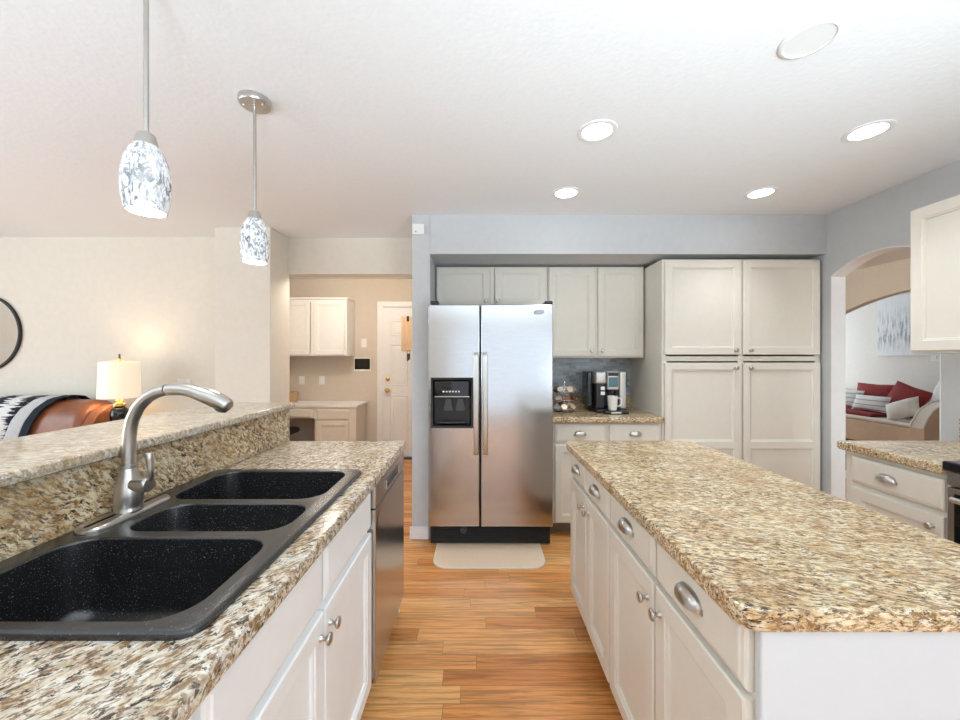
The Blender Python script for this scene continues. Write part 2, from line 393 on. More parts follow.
# outer walls with the window openings (behind and beside the camera)
def wall_hole(name, axis, a, b, lo, hi, h0, h1, z0, z1, m):
    q = B()
    def bx(p0, p1, za, zb):
        if p1 <= p0 or zb <= za: return
        if axis == 'y': q.box(p0, p1, a, b, za, zb)
        else: q.box(a, b, p0, p1, za, zb)
    bx(lo, h0, 0, CEIL); bx(h1, hi, 0, CEIL); bx(h0, h1, 0, z0); bx(h0, h1, z1, CEIL)
    struct(q.build(name, m, weld=False))
wall_hole('wall_right_added_window', 'x', 2.62, 2.72, -3.4, -.7, -2.55, -.95, .98, 2.12, M['wall_grey'])  # opening cut for the added side window
wall_hole('wall_front', 'y', -3.5, -3.4, -6, 2.72, -.65, 2.45, .02, 2.15, M['wall_tan'])
wall_hole('wall_left', 'x', -6.1, -6, -3.5, 3.49, -1.75, 1.75, .55, 2.35, M['wall_tan'])
def window(name, axis, c0, p0, p1, z0, z1, mull):
    q = B(); t = .05
    def bx(a0, a1, za, zb):
        if axis == 'y': q.box(a0, a1, c0-.04, c0+.04, za, zb)
        else: q.box(c0-.04, c0+.04, a0, a1, za, zb)
    bx(p0, p1, z0, z0+t); bx(p0, p1, z1-t, z1); bx(p0, p0+t, z0+t, z1-t); bx(p1-t, p1, z0+t, z1-t)
    for k in range(1, mull):
        x = p0+(p1-p0)*k/mull; bx(x-t/2, x+t/2, z0+t, z1-t)
    struct(q.build(name, M['trim'], weld=False))
window('window_1', 'y', -3.45, -.65, 2.45, .02, 2.15, 2)
window('window_2', 'x', -6.05, -1.75, 1.75, .55, 2.35, 3)
window('added_window_3', 'y', -.985, 2.95, 4.45, .8, 2.2, 2)  # added frame for the fill light between the arches
window('added_window_4', 'y', 8.56, 4.95, 6.85, .7, 2.4, 2)  # added frame around the lounge fill light
window('added_window_5', 'x', 2.67, -2.55, -.95, .98, 2.12, 2)  # added window, put in for light on the sink fronts
# baseboards
def baseboard(name, x0, x1, y0, y1):
    struct(B().box(x0, x1, y0, y1, 0, .075, .003, 1).box(x0, x1, y0, y1, .075, .095, .006, 2).build(name, M['trim']))
baseboard('baseboard_partition', -.512, -.37, 2.845, 2.8595)
baseboard('baseboard_lounge', 6.985, 7.0, 2.2, 8.6)
baseboard('baseboard_far', 4.645, 4.6595, 5.03, 8.6)
baseboard('baseboard_right', 2.604, 2.6195, 2.83, 2.855)
baseboard('baseboard_living', -6, -2.18, 3.375, 3.3895)
baseboard('baseboard_pier', -2.17, -1.71, 3.115, 3.1295)

# ------------------------------------------------------------------ cabinets
def frame(o, u, v):
    """local u along the face, v out of the face, w up -> world"""
    return Matrix(((u[0], v[0], 0, o[0]), (u[1], v[1], 0, o[1]), (0, 0, 1, o[2]), (0, 0, 0, 1)))
SHAKER = lambda s: [(0, 0), (0, .016), (.004, .020), (s, .020), (s+.002, .0165), (s+.010, .015), (s+.012, .008)]
DRAWER = [(0, 0), (0, .012), (.005, .016), (.012, .0175), (.016, .020)]
def knob(Mx, u, w, v, par):
    b = B(Mx)
    b.lathe([(.009, 0), (.0085, .002), (.0055, .006), (.005, .012), (.009, .017), (.0145, .021), (.0155, .024), (.0135, .0275), (.008, .0295)], (u, v, w), (0, 1, 0), 16)
    b.build('knob', M['nickel'], par, 50)
def cup_pull(Mx, u, w, v, par, wd=.045, ht=.034, dp=.027):
    b = B(Mx); n, m_ = 16, 8
    def sh(k):
        def fn(a, c):
            th = a*PI; ph = c*PI/2
            return (u+wd*k*math.cos(th)*(math.cos(ph)**.8 if ph < PI/2 else 0), v+.001+dp*k*math.sin(ph)*1.0, w-.012+ht*k*math.sin(th)*math.cos(ph)**.55)
        return fn
    def outer(a, c):
        th = (a-.5)*PI; ph = c*PI/2         # th across the width, ph from the wall forward
        r = math.sqrt(max(0, 1-math.sin(th)**2))
        return (u+wd*math.sin(th), v+.001+dp*r**.7*math.sin(ph), w-.014+ht*r**.6*math.cos(ph)**.8)
    def inner(a, c):
        th = (a-.5)*PI*.94; ph = c*PI/2
        r = math.sqrt(max(0, 1-math.sin(th)**2))
        return (u+wd*.94*math.sin(th), v+.001+dp*.9*r**.7*math.sin(ph), w-.014+ht*.9*r**.6*math.cos(ph)**.8)
    b.grid(outer, n, m_); b.grid(inner, n, m_)
    b.box(u-wd-.004, u-wd+.008, v, v+.003, w-.018, w-.004, .001, 1); b.box(u+wd-.008, u+wd+.004, v, v+.003, w-.018, w-.004, .001, 1)
    b.build('cup_pull', M['nickel'], par, 60)
def cabinet(name, label, cat, Mx, width, depth, z0, z1, items, group=None, m='cream', top=True, kick=None, solid=False, rails=(), stiles=(), crown=False, side_top=None):
    """items: ('door'|'drawer', u0, u1, w0, w1, hardware)"""
    base = Mx @ Vector((width/2, -depth/2, 0)); base.z = 0 if z0 < .2 else z0
    root = thing(name, label, cat, base, group)
    b = B(Mx); t = .018
    zs = side_top or z1
    b.box(0, t, -depth, -.019, z0, zs); b.box(width-t, width, -depth, -.019, z0, zs)
    b.box(t, width-t, -depth, -.019, z0, z0+t); b.box(t, width-t, -depth, -depth+.008, z0+t, z1)
    if top: b.box(t, width-t, -depth+.008, -.019, z1-t, z1)
    s = .036
    b.box(0, s, -.019, 0, z0, z1); b.box(width-s, width, -.019, 0, z0, z1)
    b.box(s, width-s, -.019, 0, z0, z0+s); b.box(s, width-s, -.019, 0, z1-s, z1)
    for r in rails: b.box(s, width-s, -.019, 0, r-.018, r+.018)
    for u in stiles: b.box(u-.018, u+.018, -.0189, -.0001, z0+s, z1-s)
    if crown: b.box(-.012, width+.012, -depth, .02, z1, z1+.028, .008)
    b.build('carcass', M[m], root, weld=False)
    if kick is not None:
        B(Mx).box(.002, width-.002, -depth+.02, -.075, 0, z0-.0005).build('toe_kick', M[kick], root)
    for it in items:
        kind, u0, u1, w0, w1, hw = it[:6]
        d = B(Mx)
        if kind == 'door':
            mid = it[6] if len(it) > 6 else None
            if mid is None: d.panel(u0, u1, w0, w1, SHAKER(.052), .0005)
            else:
                e = .052
                d.box(u0, u0+e, .0005, .020, w0, w1, .002, 1); d.box(u1-e, u1, .0005, .020, w0, w1, .002, 1)
                for a, c in ((w0, w0+e), (mid-e/2, mid+e/2), (w1-e, w1)): d.box(u0+e-.002, u1-e+.002, .0005, .0199, a, c)
                for a, c in ((w0+e, mid-e/2), (mid+e/2, w1-e)):
                    d.panel(u0+e, u1-e, a, c, [(0, .020), (.002, .0165), (.010, .015), (.012, .008)], 0, False)
        else:
            d.panel(u0, u1, w0, w1, DRAWER, .0005)
        do = d.build('door' if kind == 'door' else ('drawer' if kind == 'drawer' else 'false_front'), M[m], root)
        if hw:
            if hw[0] == 'knob': knob(Mx, hw[1], hw[2], .0205, do)
            else: cup_pull(Mx, hw[1], hw[2], .0205, do)
    return root

# --- back wall run (faces -Y): u = +X
# refrigerator cabinet and coffee-corner wall cabinet
Mx = frame((-.352, 3.20, 0), (1, 0), (0, -1))
cabinet('wall_cabinet', 'cream two-door cabinet directly above the steel refrigerator', 'cabinet', Mx, .934, .295, 1.775, 2.128,
        [('door', .008, .452, 1.785, 2.120, ('knob', .418, 1.838)), ('door', .492, .926, 1.785, 2.120, ('knob', .518, 1.838))], 'wall cabinets by the fridge', stiles=(.472,))
Mx = frame((.586, 3.20, 0), (1, 0), (0, -1))
cabinet('wall_cabinet', 'cream two-door wall cabinet above the coffee maker', 'cabinet', Mx, .808, .295, 1.362, 2.128,
        [('door', .010, .395, 1.374, 2.120, ('knob', .362, 1.420)), ('door', .420, .798, 1.374, 2.120, ('knob', .450, 1.420))], 'wall cabinets by the fridge', stiles=(.408,))
# tall pantry
Mx = frame((1.402, 2.90, 0), (1, 0), (0, -1))
W = 1.206; h = W/2
cabinet('pantry_cabinet', 'tall cream four-door pantry cabinet filling the back right corner', 'cabinet', Mx, W, .59, .10, 2.112,
        [('door', .016, h-.008, 1.385, 2.100, ('knob', h-.055, 1.418)), ('door', h+.008, W-.012, 1.385, 2.100, ('knob', h+.055, 1.418)),
         ('door', .016, h-.008, .115, 1.325, ('knob', h-.055, 1.285), .700), ('door', h+.008, W-.012, .115, 1.325, ('knob', h+.055, 1.285), .700)],
        rails=(1.355,), stiles=(h,), kick='kick')
# base cabinet below the coffee maker
Mx = frame((.548, 2.90, 0), (1, 0), (0, -1)); W = .850
cabinet('base_cabinet', 'cream base cabinet with two drawers under the coffee maker', 'cabinet', Mx, W, .59, .10, .872,
        [('drawer', .036, .425, .720, .855, ('cup', .225, .790)), ('drawer', .452, .838, .720, .855, ('cup', .645, .790)),
         ('door', .036, .425, .112, .700, ('knob', .395, .655)), ('door', .452, .838, .112, .700, ('knob', .482, .655))], kick='kick', rails=(.71,), stiles=(.438,))
b = B(); slab(b, .543, 1.400, 2.85, 3.499, .873, .915, .004, .012, free=(0, 0, 1, 0))
tag(b.build('countertop', M['granite_back'], None, 40), 'speckled granite countertop under the coffee maker, beside the fridge', 'countertop')
tag(B().box(.543, 1.400, 3.475, 3.4995, .9155, 1.02, .002, 1).build('granite_backsplash', M['granite_back']), 'low granite backsplash strip behind the coffee maker', 'backsplash')
struct(B().box(.543, 1.400, 3.490, 3.4998, 1.0205, 1.361).build('trim_2', M['tile']), 'grey mosaic tile behind the coffee maker')

# --- island (faces -X): u = -Y so that the thing reads from its front
def island_cab(label, ya, yb, knob_w=.655):
    W = yb-ya; Mx = frame((.512, yb, 0), (0, -1), (-1, 0)); h = W/2
    return cabinet('base_cabinet', label, 'cabinet', Mx, W, .60, .12, .872,
        [('drawer', .008, h-.006, .742, .868, ('cup', h/2, .812)), ('drawer', h+.006, W-.008, .742, .868, ('cup', h*1.5, .812)),
         ('door', .008, h-.006, .130, .728, ('knob', h-.038, .668)), ('door', h+.006, W-.008, .130, .728, ('knob', h+.038, .668))],
        'island base cabinets', kick='kick', rails=(.735,), stiles=(h,))
island_cab('cream two-drawer island cabinet at the end facing the fridge', 1.43, 2.03)
island_cab('cream two-drawer island cabinet at the end with the plain white panel', .695, 1.4295)
tag(B().box(.507, 1.122, .680, .6945, .0, .872, .002, 1).build('island_gable', plain('white_paint_window_cast', (0.66, 0.68, 0.70), 0.4, vary=.01)), 'plain white end panel closing the near end of the island', 'panel')  # white panel; blue-grey cast of the window light put into its paint
b = B(); slab(b, .468, 1.158, .668, 2.048, .8725, .915, .035, .014)
tag(b.build('countertop', M['granite_island'], None, 40), 'large golden speckled granite top of the kitchen island', 'countertop')

# --- sink run (faces +X): u = +Y
def sink_side(name, label, ya, yb, items, **kw):
    Mx = frame((-.425, ya, 0), (0, 1), (1, 0))
    return cabinet(name, label, 'cabinet', Mx, yb-ya, .575, .10, .872, items, 'cabinets along the sink counter', m='white_cab', kick='kick', **kw)
W = 1.455-.555; h = W/2
sink_side('sink_cabinet', 'white two-door cabinet under the black sink beside the dishwasher', .555, 1.455,
    [('false', .010, h-.008, .715, .862, None), ('false', h+.008, W-.008, .715, .862, None),
     ('door', .010, h-.004, .112, .695, ('knob', h-.030, .640)), ('door', h+.004, W-.008, .112, .695, ('knob', h+.030, .640))], top=False, rails=(.705,), side_top=.70)
W = .75
sink_side('drawer_cabinet', 'white drawer cabinet at the open end of the sink counter', -.2, .5545,
    [('drawer', .010, W-.010, .715, .862, ('cup', W/2, .79)), ('drawer', .010, W-.010, .41, .70, ('cup', W/2, .57)), ('drawer', .010, W-.010, .112, .395, ('cup', W/2, .27))])
tag(B().box(-1.0, -.42, 2.020, 2.036, 0, .8725, .002, 1).build('gable', M['white_cab']), 'white end panel beside the dishwasher', 'panel')
b = B(); slab(b, -1.02, -.385, -.25, 2.042, .873, .915, [.02, .003, .003, .02], .014, hole=(-.985, -.470, .612, 1.466), free=(0, 1, 1, 1))
tag(b.build('countertop', M['granite_counter'], None, 40), 'pale speckled granite counter around the black sink', 'countertop')
# raised bar
struct(B().box(-1.16, -1.041, -.25, 2.045, 0, 1.089).build('wall_bar', M['wall_tan']))
tag(B().box(-1.0405, -1.0205, -.25, 2.058, .9155, 1.089, .001, 1).build('granite_backsplash', M['granite_splash']), 'granite backsplash face below the raised bar behind the faucet', 'backsplash')
b = B(); slab(b, -1.40, -.985, -.25, 2.07, 1.0895, 1.120, [.03, .03, .003, .003], .012)
tag(b.build('bar_top', M['granite_bar'], None, 40), 'raised granite bar top running above the sink counter', 'countertop')

# --- right wall run (faces -X)
W = 2.035-1.585
Mx = frame((1.972, 2.035, 0), (0, -1), (-1, 0))
cabinet('base_cabinet', 'narrow cream base cabinet between the arch and the range', 'cabinet', Mx, W, .645, .10, .872,
    [('drawer', .045, W-.010, .715, .850, ('cup', .22, .785)), ('door', .045, W-.010, .112, .690, ('knob', W-.045, .640))], kick='kick', rails=(.70,))
b = B(); slab(b, 1.932, 2.6195, 1.583, 2.055, .873, .915, [.003, .015, .003, .003], .012, free=(1, 0, 0, 1))
tag(b.build('countertop', M['granite_back'], None, 40), 'small granite counter between the arch and the range', 'countertop')
tag(B().box(2.60, 2.6195, 1.583, 2.055, .9155, 1.035, .002, 1).build('granite_backsplash', M['granite_back']), 'short granite backsplash on the grey wall near the range', 'backsplash')
Mx = frame((2.310, 2.027, 0), (0, -1), (-1, 0)); W = .46
cabinet('wall_cabinet', 'cream wall cabinet on the grey wall next to the arch', 'cabinet', Mx, W, .309, 1.384, 2.145,
    [('door', .012, W-.010, 1.396, 2.135, ('knob', W-.04, 1.43))])

# ------------------------------------------------------------------ sink
sk = thing('kitchen_sink', 'black composite triple-bowl sink set into the granite counter', 'sink', (-.73, 1.03, .915))
b = B(); zt = .9285
bowls = [(-.965, -.487, .622, .916, .070, .185), (-.905, -.487, .946, 1.130, .065, .12), (-.965, -.487, 1.162, 1.456, .070, .17)]
def top_fill(b, outer, holes, z):
    es = []
    for L in [outer]+holes:
        vs = [b.bm.verts.new((p[0], p[1], z)) for p in L]
        es += [b.bm.edges.new((vs[i], vs[(i+1) % len(vs)])) for i in range(len(vs))]
    bmesh.ops.triangle_fill(b.bm, use_beauty=True, use_dissolve=False, edges=es, normal=(0, 0, 1))
X0, X1, Y0, Y1 = -1.0195, -.445, .597, 1.483
o_in = rrect(X0+.008, X1-.008, Y0+.008, Y1-.008, .030, 8)
holes = [rrect(q[0], q[1], q[2], q[3], q[4], 8) for q in bowls]
top_fill(b, o_in, holes, zt)
b.loops([[(p[0], p[1], z) for p in rrect(X0+o, X1-o, Y0+o, Y1-o, .038-o, 8)] for o, z in ((.0, .9153), (0, .9235), (.003, .9270), (.008, zt))], False, False)
for x0, x1, y0, y1, r, dp in bowls:
    prof = [(0, 0), (.002, -.0015), (.004, -.006), (.008, -dp*.5), (.016, -dp+.035), (.026, -dp+.012), (.045, -dp)]
    L = [[(p[0], p[1], zt+dz) for p in rrect(x0+o, x1-o, y0+o, y1-o, max(.012, r-o*.6), 8)] for o, dz in prof]
    b.loops(L, False, True)
b.build('basin', M['sink'], sk, 45)
for (x0, x1, y0, y1, r, dp) in bowls:
    c = ((x0+x1)/2, (y0+y1)/2, zt-dp+.0005)
    B().lathe([(.042, 0), (.044, .002), (.040, .003), (.030, .001), (.008, .001), (.006, .006)], c, n=24).build('drain', M['nickel'], sk, 40)

# faucet
FX, FY, FZ = -.965, 1.05, .9288
fc = thing('kitchen_faucet', 'brushed nickel gooseneck faucet on the back rim of the sink', 'faucet', (FX, FY, FZ))
b = B(); plate = [(o, z) for o, z in ((0, 0), (0, .006), (.004, .011), (.012, .013))]
b.loops([[(p[0], p[1], FZ+z) for p in rrect(FX-.040+o, FX+.030-o, .925+o, 1.178-o, .034-o*.5, 8)] for o, z in plate])
b.build('deck_plate', M['nickel'], fc, 40)
B().lathe([(.0325, .012), (.033, .016), (.031, .020), (.031, .028), (.0325, .05), (.030, .075), (.0245, .10), (.0195, .122), (.0175, .128), (.0195, .130), (.0195, .136), (.0165, .138)], (FX, FY, FZ), n=32).build('faucet_body', M['nickel'], fc, 40)
path = [(0, 1.06), (0, 1.12), (.003, 1.155), (.010, 1.190), (.0256, 1.223), (.041, 1.241), (.0566, 1.254), (.080, 1.266), (.105, 1.272)]
B().tube([(FX+a, FY, z) for a, z in path], .0158, 20).build('spout', M['nickel'], fc, 60)
hp = [(.106, 1.2725), (.110, 1.273), (.130, 1.274), (.153, 1.273), (.178, 1.268), (.2017, 1.260), (.228, 1.250), (.254, 1.238), (.272, 1.228), (.279, 1.224)]
hd = B().tube([(FX+a, FY, z) for a, z in hp], [.0145, .0172, .0172, .0175, .0185, .0205, .022, .022, .020, .013], 20).build('spray_head', M['nickel'], fc, 60)
B().lathe([(.012, 0), (.017, .003), (.017, .012)], (FX+.252, FY, 1.214), (.45, 0, .9), 20).build('nozzle', M['dgrey'], hd, 40)
hb = B().lathe([(.019, 0), (.019, .030), (.0205, .032), (.0205, .042), (.017, .047)], (FX+.020, FY-.004, 1.013), (1, -.12, .02), 20)
hn = hb.build('handle', M['nickel'], fc, 40)
B().tube([(FX+.056, FY-.004, 1.020), (FX+.066, FY-.006, 1.035), (FX+.065, FY-.006, 1.055), (FX+.063, FY-.006, 1.080), (FX+.061, FY-.006, 1.098), (FX+.0605, FY-.006, 1.101)], [.010, .0078, .0075, .0095, .0105, .006], 14).build('lever', M['nickel'], hn, 60)

# ------------------------------------------------------------------ dishwasher
dw = thing('dishwasher', 'stainless steel dishwasher at the end of the sink counter', 'dishwasher', (-.7, 1.735, 0))
B().box(-1.0, -.425, 1.4845, 2.016, .10, .868).build('tub', M['dgrey'], dw)
B().box(-.9, -.47, 1.465, 2.012, 0, .0995).build('toe_kick', M['black_matte'], dw)
d = B(); d.box(-.4245, -.393, 1.461, 2.016, .105, .775, .006, 2); d.build('door', M['steel_side'], dw, 40)
cp = B().box(-.4245, -.393, 1.461, 2.016, .778, .866, .006, 2).build('control_panel', M['steel_side'], dw, 40)
b = B(); b.box(-.3932, -.388, 1.62, 1.86, .800, .806, .002, 1); b.box(-.3932, -.388, 1.62, 1.86, .832, .838, .002, 1); b.box(-.3932, -.388, 1.614, 1.62, .800, .838, .002, 1); b.box(-.3932, -.388, 1.86, 1.866, .800, .838, .002, 1)
b.build('handle_rim', M['chrome'], cp)
B().box(-.3931, -.3915, 1.62, 1.86, .806, .832).build('handle_pocket', M['dgrey'], cp)
b = B()
for k in range(5): b.box(-.3931, -.392, 1.475, 1.50, .70+k*.012, .706+k*.012)
b.build('vent', M['black'], dw)

# ------------------------------------------------------------------ refrigerator
fr = thing('refrigerator', 'stainless side-by-side refrigerator with ice and water dispenser', 'refrigerator', (.09, 3.05, 0))
B().box(-.345, .525, 2.745, 3.44, .155, 1.735, .006).box(-.34, .52, 2.81, 3.43, .012, .160).build('body', M['dgrey'], fr)
FYF, FYB = 2.68, 2.742
# freezer door with an opening for the dispenser
def ring_front(b, x0, x1, z0, z1, hx0, hx1, hz0, hz1, yf, yb):
    O = lambda o, y: [(x0+o, y, z0+o), (x1-o, y, z0+o), (x1-o, y, z1-o), (x0+o, y, z1-o)]
    Hh = lambda y: [(hx0, y, hz0), (hx1, y, hz0), (hx1, y, hz1), (hx0, y, hz1)]
    b.loops([Hh(yb), O(0, yb), O(0, yf+.010), O(.003, yf+.003), O(.010, yf), Hh(yf), Hh(yb)], False, False)
DX0, DX1, DZ0, DZ1 = -.335, -.034, .866, 1.222
b = B(); ring_front(b, -.352, .012, .168, 1.738, DX0, DX1, DZ0, DZ1, FYF, FYB)
fz = b.build('freezer_door', M['steel'], fr, 30)
rd = B().box(.021, .530, FYF, FYB, .168, 1.738, .008, 3).build('fridge_door', M['steel'], fr, 30)
# dispenser
b = B()
b.loops([[(DX0, y, DZ0), (DX1, y, DZ0), (DX1, y, DZ1), (DX0, y, DZ1)] if i == 0 else [(DX0+o, y, DZ0+o), (DX1-o, y, DZ0+o), (DX1-o, y, DZ1-o), (DX0+o, y, DZ1-o)]
         for i, (o, y) in enumerate(((0, FYF+.03), (.0005, FYF-.003), (.004, FYF-.005), (.016, FYF-.003), (.026, FYF+.055)))], False, True)
dsp = b.build('dispenser', M['black'], fz, 30)
B().box(DX0+.027, DX1-.027, FYF+.004, FYF+.050, 1.085, 1.198, .006).build('control_fascia', M['glossblack'], dsp)
b = B()
for k in range(6): b.box(DX0+.085+k*.022, DX0+.098+k*.022, FYF+.001, FYF+.0045, 1.118, 1.128, .001, 1)
b.build('button_row', M['white'], dsp)
b = B(); b.box(DX0+.04, DX1-.04, FYF+.01, FYF+.012, 1.138, 1.141); b.box(DX0+.027, DX1-.027, FYF+.001, FYF+.0035, 1.084, 1.090); b.build('trim_strip', M['nickel'], dsp)
for kx in (.10, .185):
    b = B(); b.loops([[(p[0], p[1], z) for p in rrect(DX0+kx-o, DX0+kx+.05+o, FYF+.024, FYF+.034, .004, 3)] for z, o in ((.985, .006), (1.0, .010), (1.03, .002), (1.07, -.006))])
    b.build('lever_paddle', M['dgrey'], dsp, 40)
b = B(); b.box(DX0+.055, DX1-.05, FYF+.004, FYF+.050, .898, .906, .002, 1)
for k in range(9): b.box(DX0+.065+k*.02, DX0+.071+k*.02, FYF+.006, FYF+.046, .906, .911)
b.build('drip_tray', M['dgrey'], dsp)
def fhandle(x0, x1, par):
    b = B()
    prof = [(1.402, .004), (1.395, -.030), (1.37, -.047), (1.20, -.052), (.88, -.052), (.71, -.047), (.685, -.030), (.676, .004)]
    L = []
    for z, y in prof:
        L.append([(p[0], FYF+y+p[1], z) for p in rrect(x0, x1, -.010, .012, .006, 4)])
    b.loops(L); return b.build('handle', M['nickel'], par, 40)
fhandle(-.031, .004, fz); fhandle(.034, .068, rd)
b = B(); b.box(-.345, .525, 2.765, 2.80, .012, .150, .004)
for k in range(6): b.box(-.335, .515, 2.757, 2.766, .030+k*.018, .038+k*.018, .002, 1)
gr = b.build('base_grille', M['black_matte'], fr)
B().lathe([(.024, 0), (.024, .010), (.018, .016)], (-.105, 2.757, .115), (0, -1, 0), 20).build('filter_cap', M['dgrey'], gr, 40)
for x in (-.335, .475):
    B().box(x, x+.055, 2.69, 2.80, 1.7385, 1.765, .006).build('hinge_cap', M['black'], fr)
b = B()
b.loops([[(.430+(.038-o)*math.cos(a), FYF-y, 1.683+(.015-o)*math.sin(a)) for a in [2*PI*i/32 for i in range(32)]] for o, y in ((0, 0), (0, .002), (.002, .003))])
bd = b.build('badge', plain('pewter', (.30, .30, .31), .35, 1.0), rd, 40)
b = B()
b.tube([(.430+.036*math.cos(a), FYF-.0035, 1.683+.0135*math.sin(a)+.004*math.cos(a)) for a in [PI*.15+PI*1.55*i/24 for i in range(25)]], .0012, 6)
b.build('badge_swirl', M['dgrey'], bd, 60)

# floor mat
def mat_fabric(name, c1, c2, sc):
    m, nt, p = mat(name); v = nd(nt, 'ShaderNodeTexCoord').outputs['Object']
    ck = nd(nt, 'ShaderNodeTexChecker'); lk(nt, v, ck.inputs[0]); ck.inputs['Scale'].default_value = sc
    ck.inputs[1].default_value = c1+(1,); ck.inputs[2].default_value = c2+(1,)
    lk(nt, mix(nt, .5, ck.outputs[0], ramp(nt, noise(nt, v, 90, 3), [(.3, c1), (.7, c2)])), p.inputs['Base Color']); p.inputs['Roughness'].default_value = .95
    bp = nd(nt, 'ShaderNodeBump'); bp.inputs['Strength'].default_value = .4; bp.inputs['Distance'].default_value = .002
    lk(nt, noise(nt, v, 350, 2), bp.inputs['Height']); lk(nt, bp.outputs[0], p.inputs['Normal'])
    return m
M['mat'] = mat_fabric('tan_woven_mat', (.72, .53, .38), (.82, .64, .48), 260)
M['mat_edge'] = plain('beige_binding', (.72, .64, .53), .9)
mr = thing('floor_mat', 'tan woven floor mat in front of the refrigerator', 'mat', (.075, 2.62, 0))
MP = lambda o: rrect(-.30+o, .452-o, 2.445+o, 2.79-o, [.02, .02, .11, .11], 10)
B().prism(MP(.010), 'z', .0005, .007).build('mat_field', M['mat'], mr)
b = B(); L = [[(p[0], p[1], z) for p in MP(o)] for o, z in ((.011, .0005), (0, .0005), (0, .006), (.003, .0085), (.011, .0085), (.011, .0005))]
b.loops(L, False, False); b.build('mat_binding', M['mat_edge'], mr)

# ------------------------------------------------------------------ range
rg = thing('kitchen_range', 'black and stainless range beside the small granite counter', 'stove', (2.27, 1.2, 0))
B().box(1.985, 2.60, .822, 1.579, .02, .895).build('body', M['dgrey'], rg)
ck = B().box(1.925, 2.60, .820, 1.580, .8955, .935, .008, 3).build('cooktop', M['glossblack'], rg, 40)
for (x, y, r) in ((2.12, 1.0, .09), (2.12, 1.38, .11), (2.42, 1.0, .11), (2.42, 1.38, .09)):
    B().lathe([(r, 0), (r, .0012), (r-.004, .0012), (r-.004, 0)], (x, y, .9352), n=32, cap0=False, cap1=False).build('burner_ring', M['dgrey'], ck)
B().box(1.945, 1.985, .822, 1.579, .835, .894, .004).build('control_panel', M['steel_side'], rg)
od = B().box(1.945, 1.984, .822, 1.579, .24, .828, .006).build('oven_door', M['steel_side'], rg)
B().box(1.941, 1.9455, .85, 1.551, .27, .805, .002).build('oven_glass', M['glossblack'], od)
b = B(); b.cyl((1.905, .87, .79), (1.905, 1.53, .79), .011)
for y in (.9, 1.5): b.cyl((1.905, y, .79), (1.946, y, .79), .008)
b.build('handle', M['nickel'], od, 40)
B().box(1.945, 1.984, .822, 1.579, .06, .232, .006).build('drawer', M['steel_side'], rg)

# ------------------------------------------------------------------ coffee corner
cm = thing('coffee_maker', 'black and silver pod coffee maker on the granite counter', 'coffee maker', (1.06, 3.15, .915))
cz = .9155
M['silver'] = plain('silver_plastic', (.58, .56, .53), .3, .6)
M['smoke'] = plain('smoked_clear_tank', (.03, .032, .036), .08)
B().box(.955, 1.205, 3.06, 3.30, cz, cz+.03, .008).build('base', M['black'], cm, 40)
B().box(.962, 1.195, 3.18, 3.30, cz+.03, 1.245, .02, 3).build('body', M['black'], cm, 40)
B().box(.955, 1.035, 3.08, 3.19, cz+.03, 1.155, .012, 3).build('control_column', M['black'], cm, 40)
B().box(.950, 1.040, 3.07, 3.195, 1.150, 1.248, .016, 3).build('handle', M['silver'], cm, 40)
hd = B().box(1.044, 1.142, 3.07, 3.22, 1.10, 1.252, .014, 3).build('brew_head', M['silver'], cm, 40)
M['screen'] = plain('blue_grey_display', (.10, .20, .24), .1)
B().box(1.056, 1.130, 3.066, 3.071, 1.125, 1.205, .002).build('display', M['screen'], hd)
B().box(1.052, 1.134, 3.068, 3.072, 1.215, 1.243, .004).build('lid', M['black'], hd)
B().lathe([(.020, 0), (.016, -.03)], (1.095, 3.115, 1.10), n=16).build('nozzle', M['dgrey'], hd, 40)
B().box(1.146, 1.206, 3.08, 3.30, cz+.03, 1.250, .014, 3).build('side_column', M['silver'], cm, 40)
B().box(.902, .948, 3.14, 3.30, cz+.045, 1.248, .014, 3).build('water_tank', M['smoke'], cm, 40)
tr = B().box(1.0, 1.195, 2.995, 3.075, cz, cz+.026, .010, 3).build('drip_tray', M['black'], cm, 40)
B().box(1.05, 1.13, 2.992, 2.996, cz+.006, cz+.020, .001).build('tray_badge', M['silver'], tr)
b = B()
for zz in (1.10, 1.060): b.box(.995, 1.028, 3.077, 3.081, zz, zz+.028, .003)
b.build('button', M['white'], cm)
# mug
mg = thing('mug', 'white ceramic mug on the coffee maker tray', 'mug', (1.075, 3.035, cz+.0265))
mz = cz+.0265
B().lathe([(.026, 0), (.030, .002), (.033, .010), (.037, .06), (.040, .112), (.0405, .115), (.038, .115), (.035, .06), (.030, .010), (.010, .007)], (1.075, 3.035, mz), n=28).build('cup', M['ceramic'], mg, 50)
B().tube([(1.075+.036+a, 3.035, mz+z) for a, z in ((-.002, .095), (.018, .098), (.034, .085), (.036, .062), (.024, .038), (-.004, .030))], .0055, 10).build('handle', M['ceramic'], mg, 60)
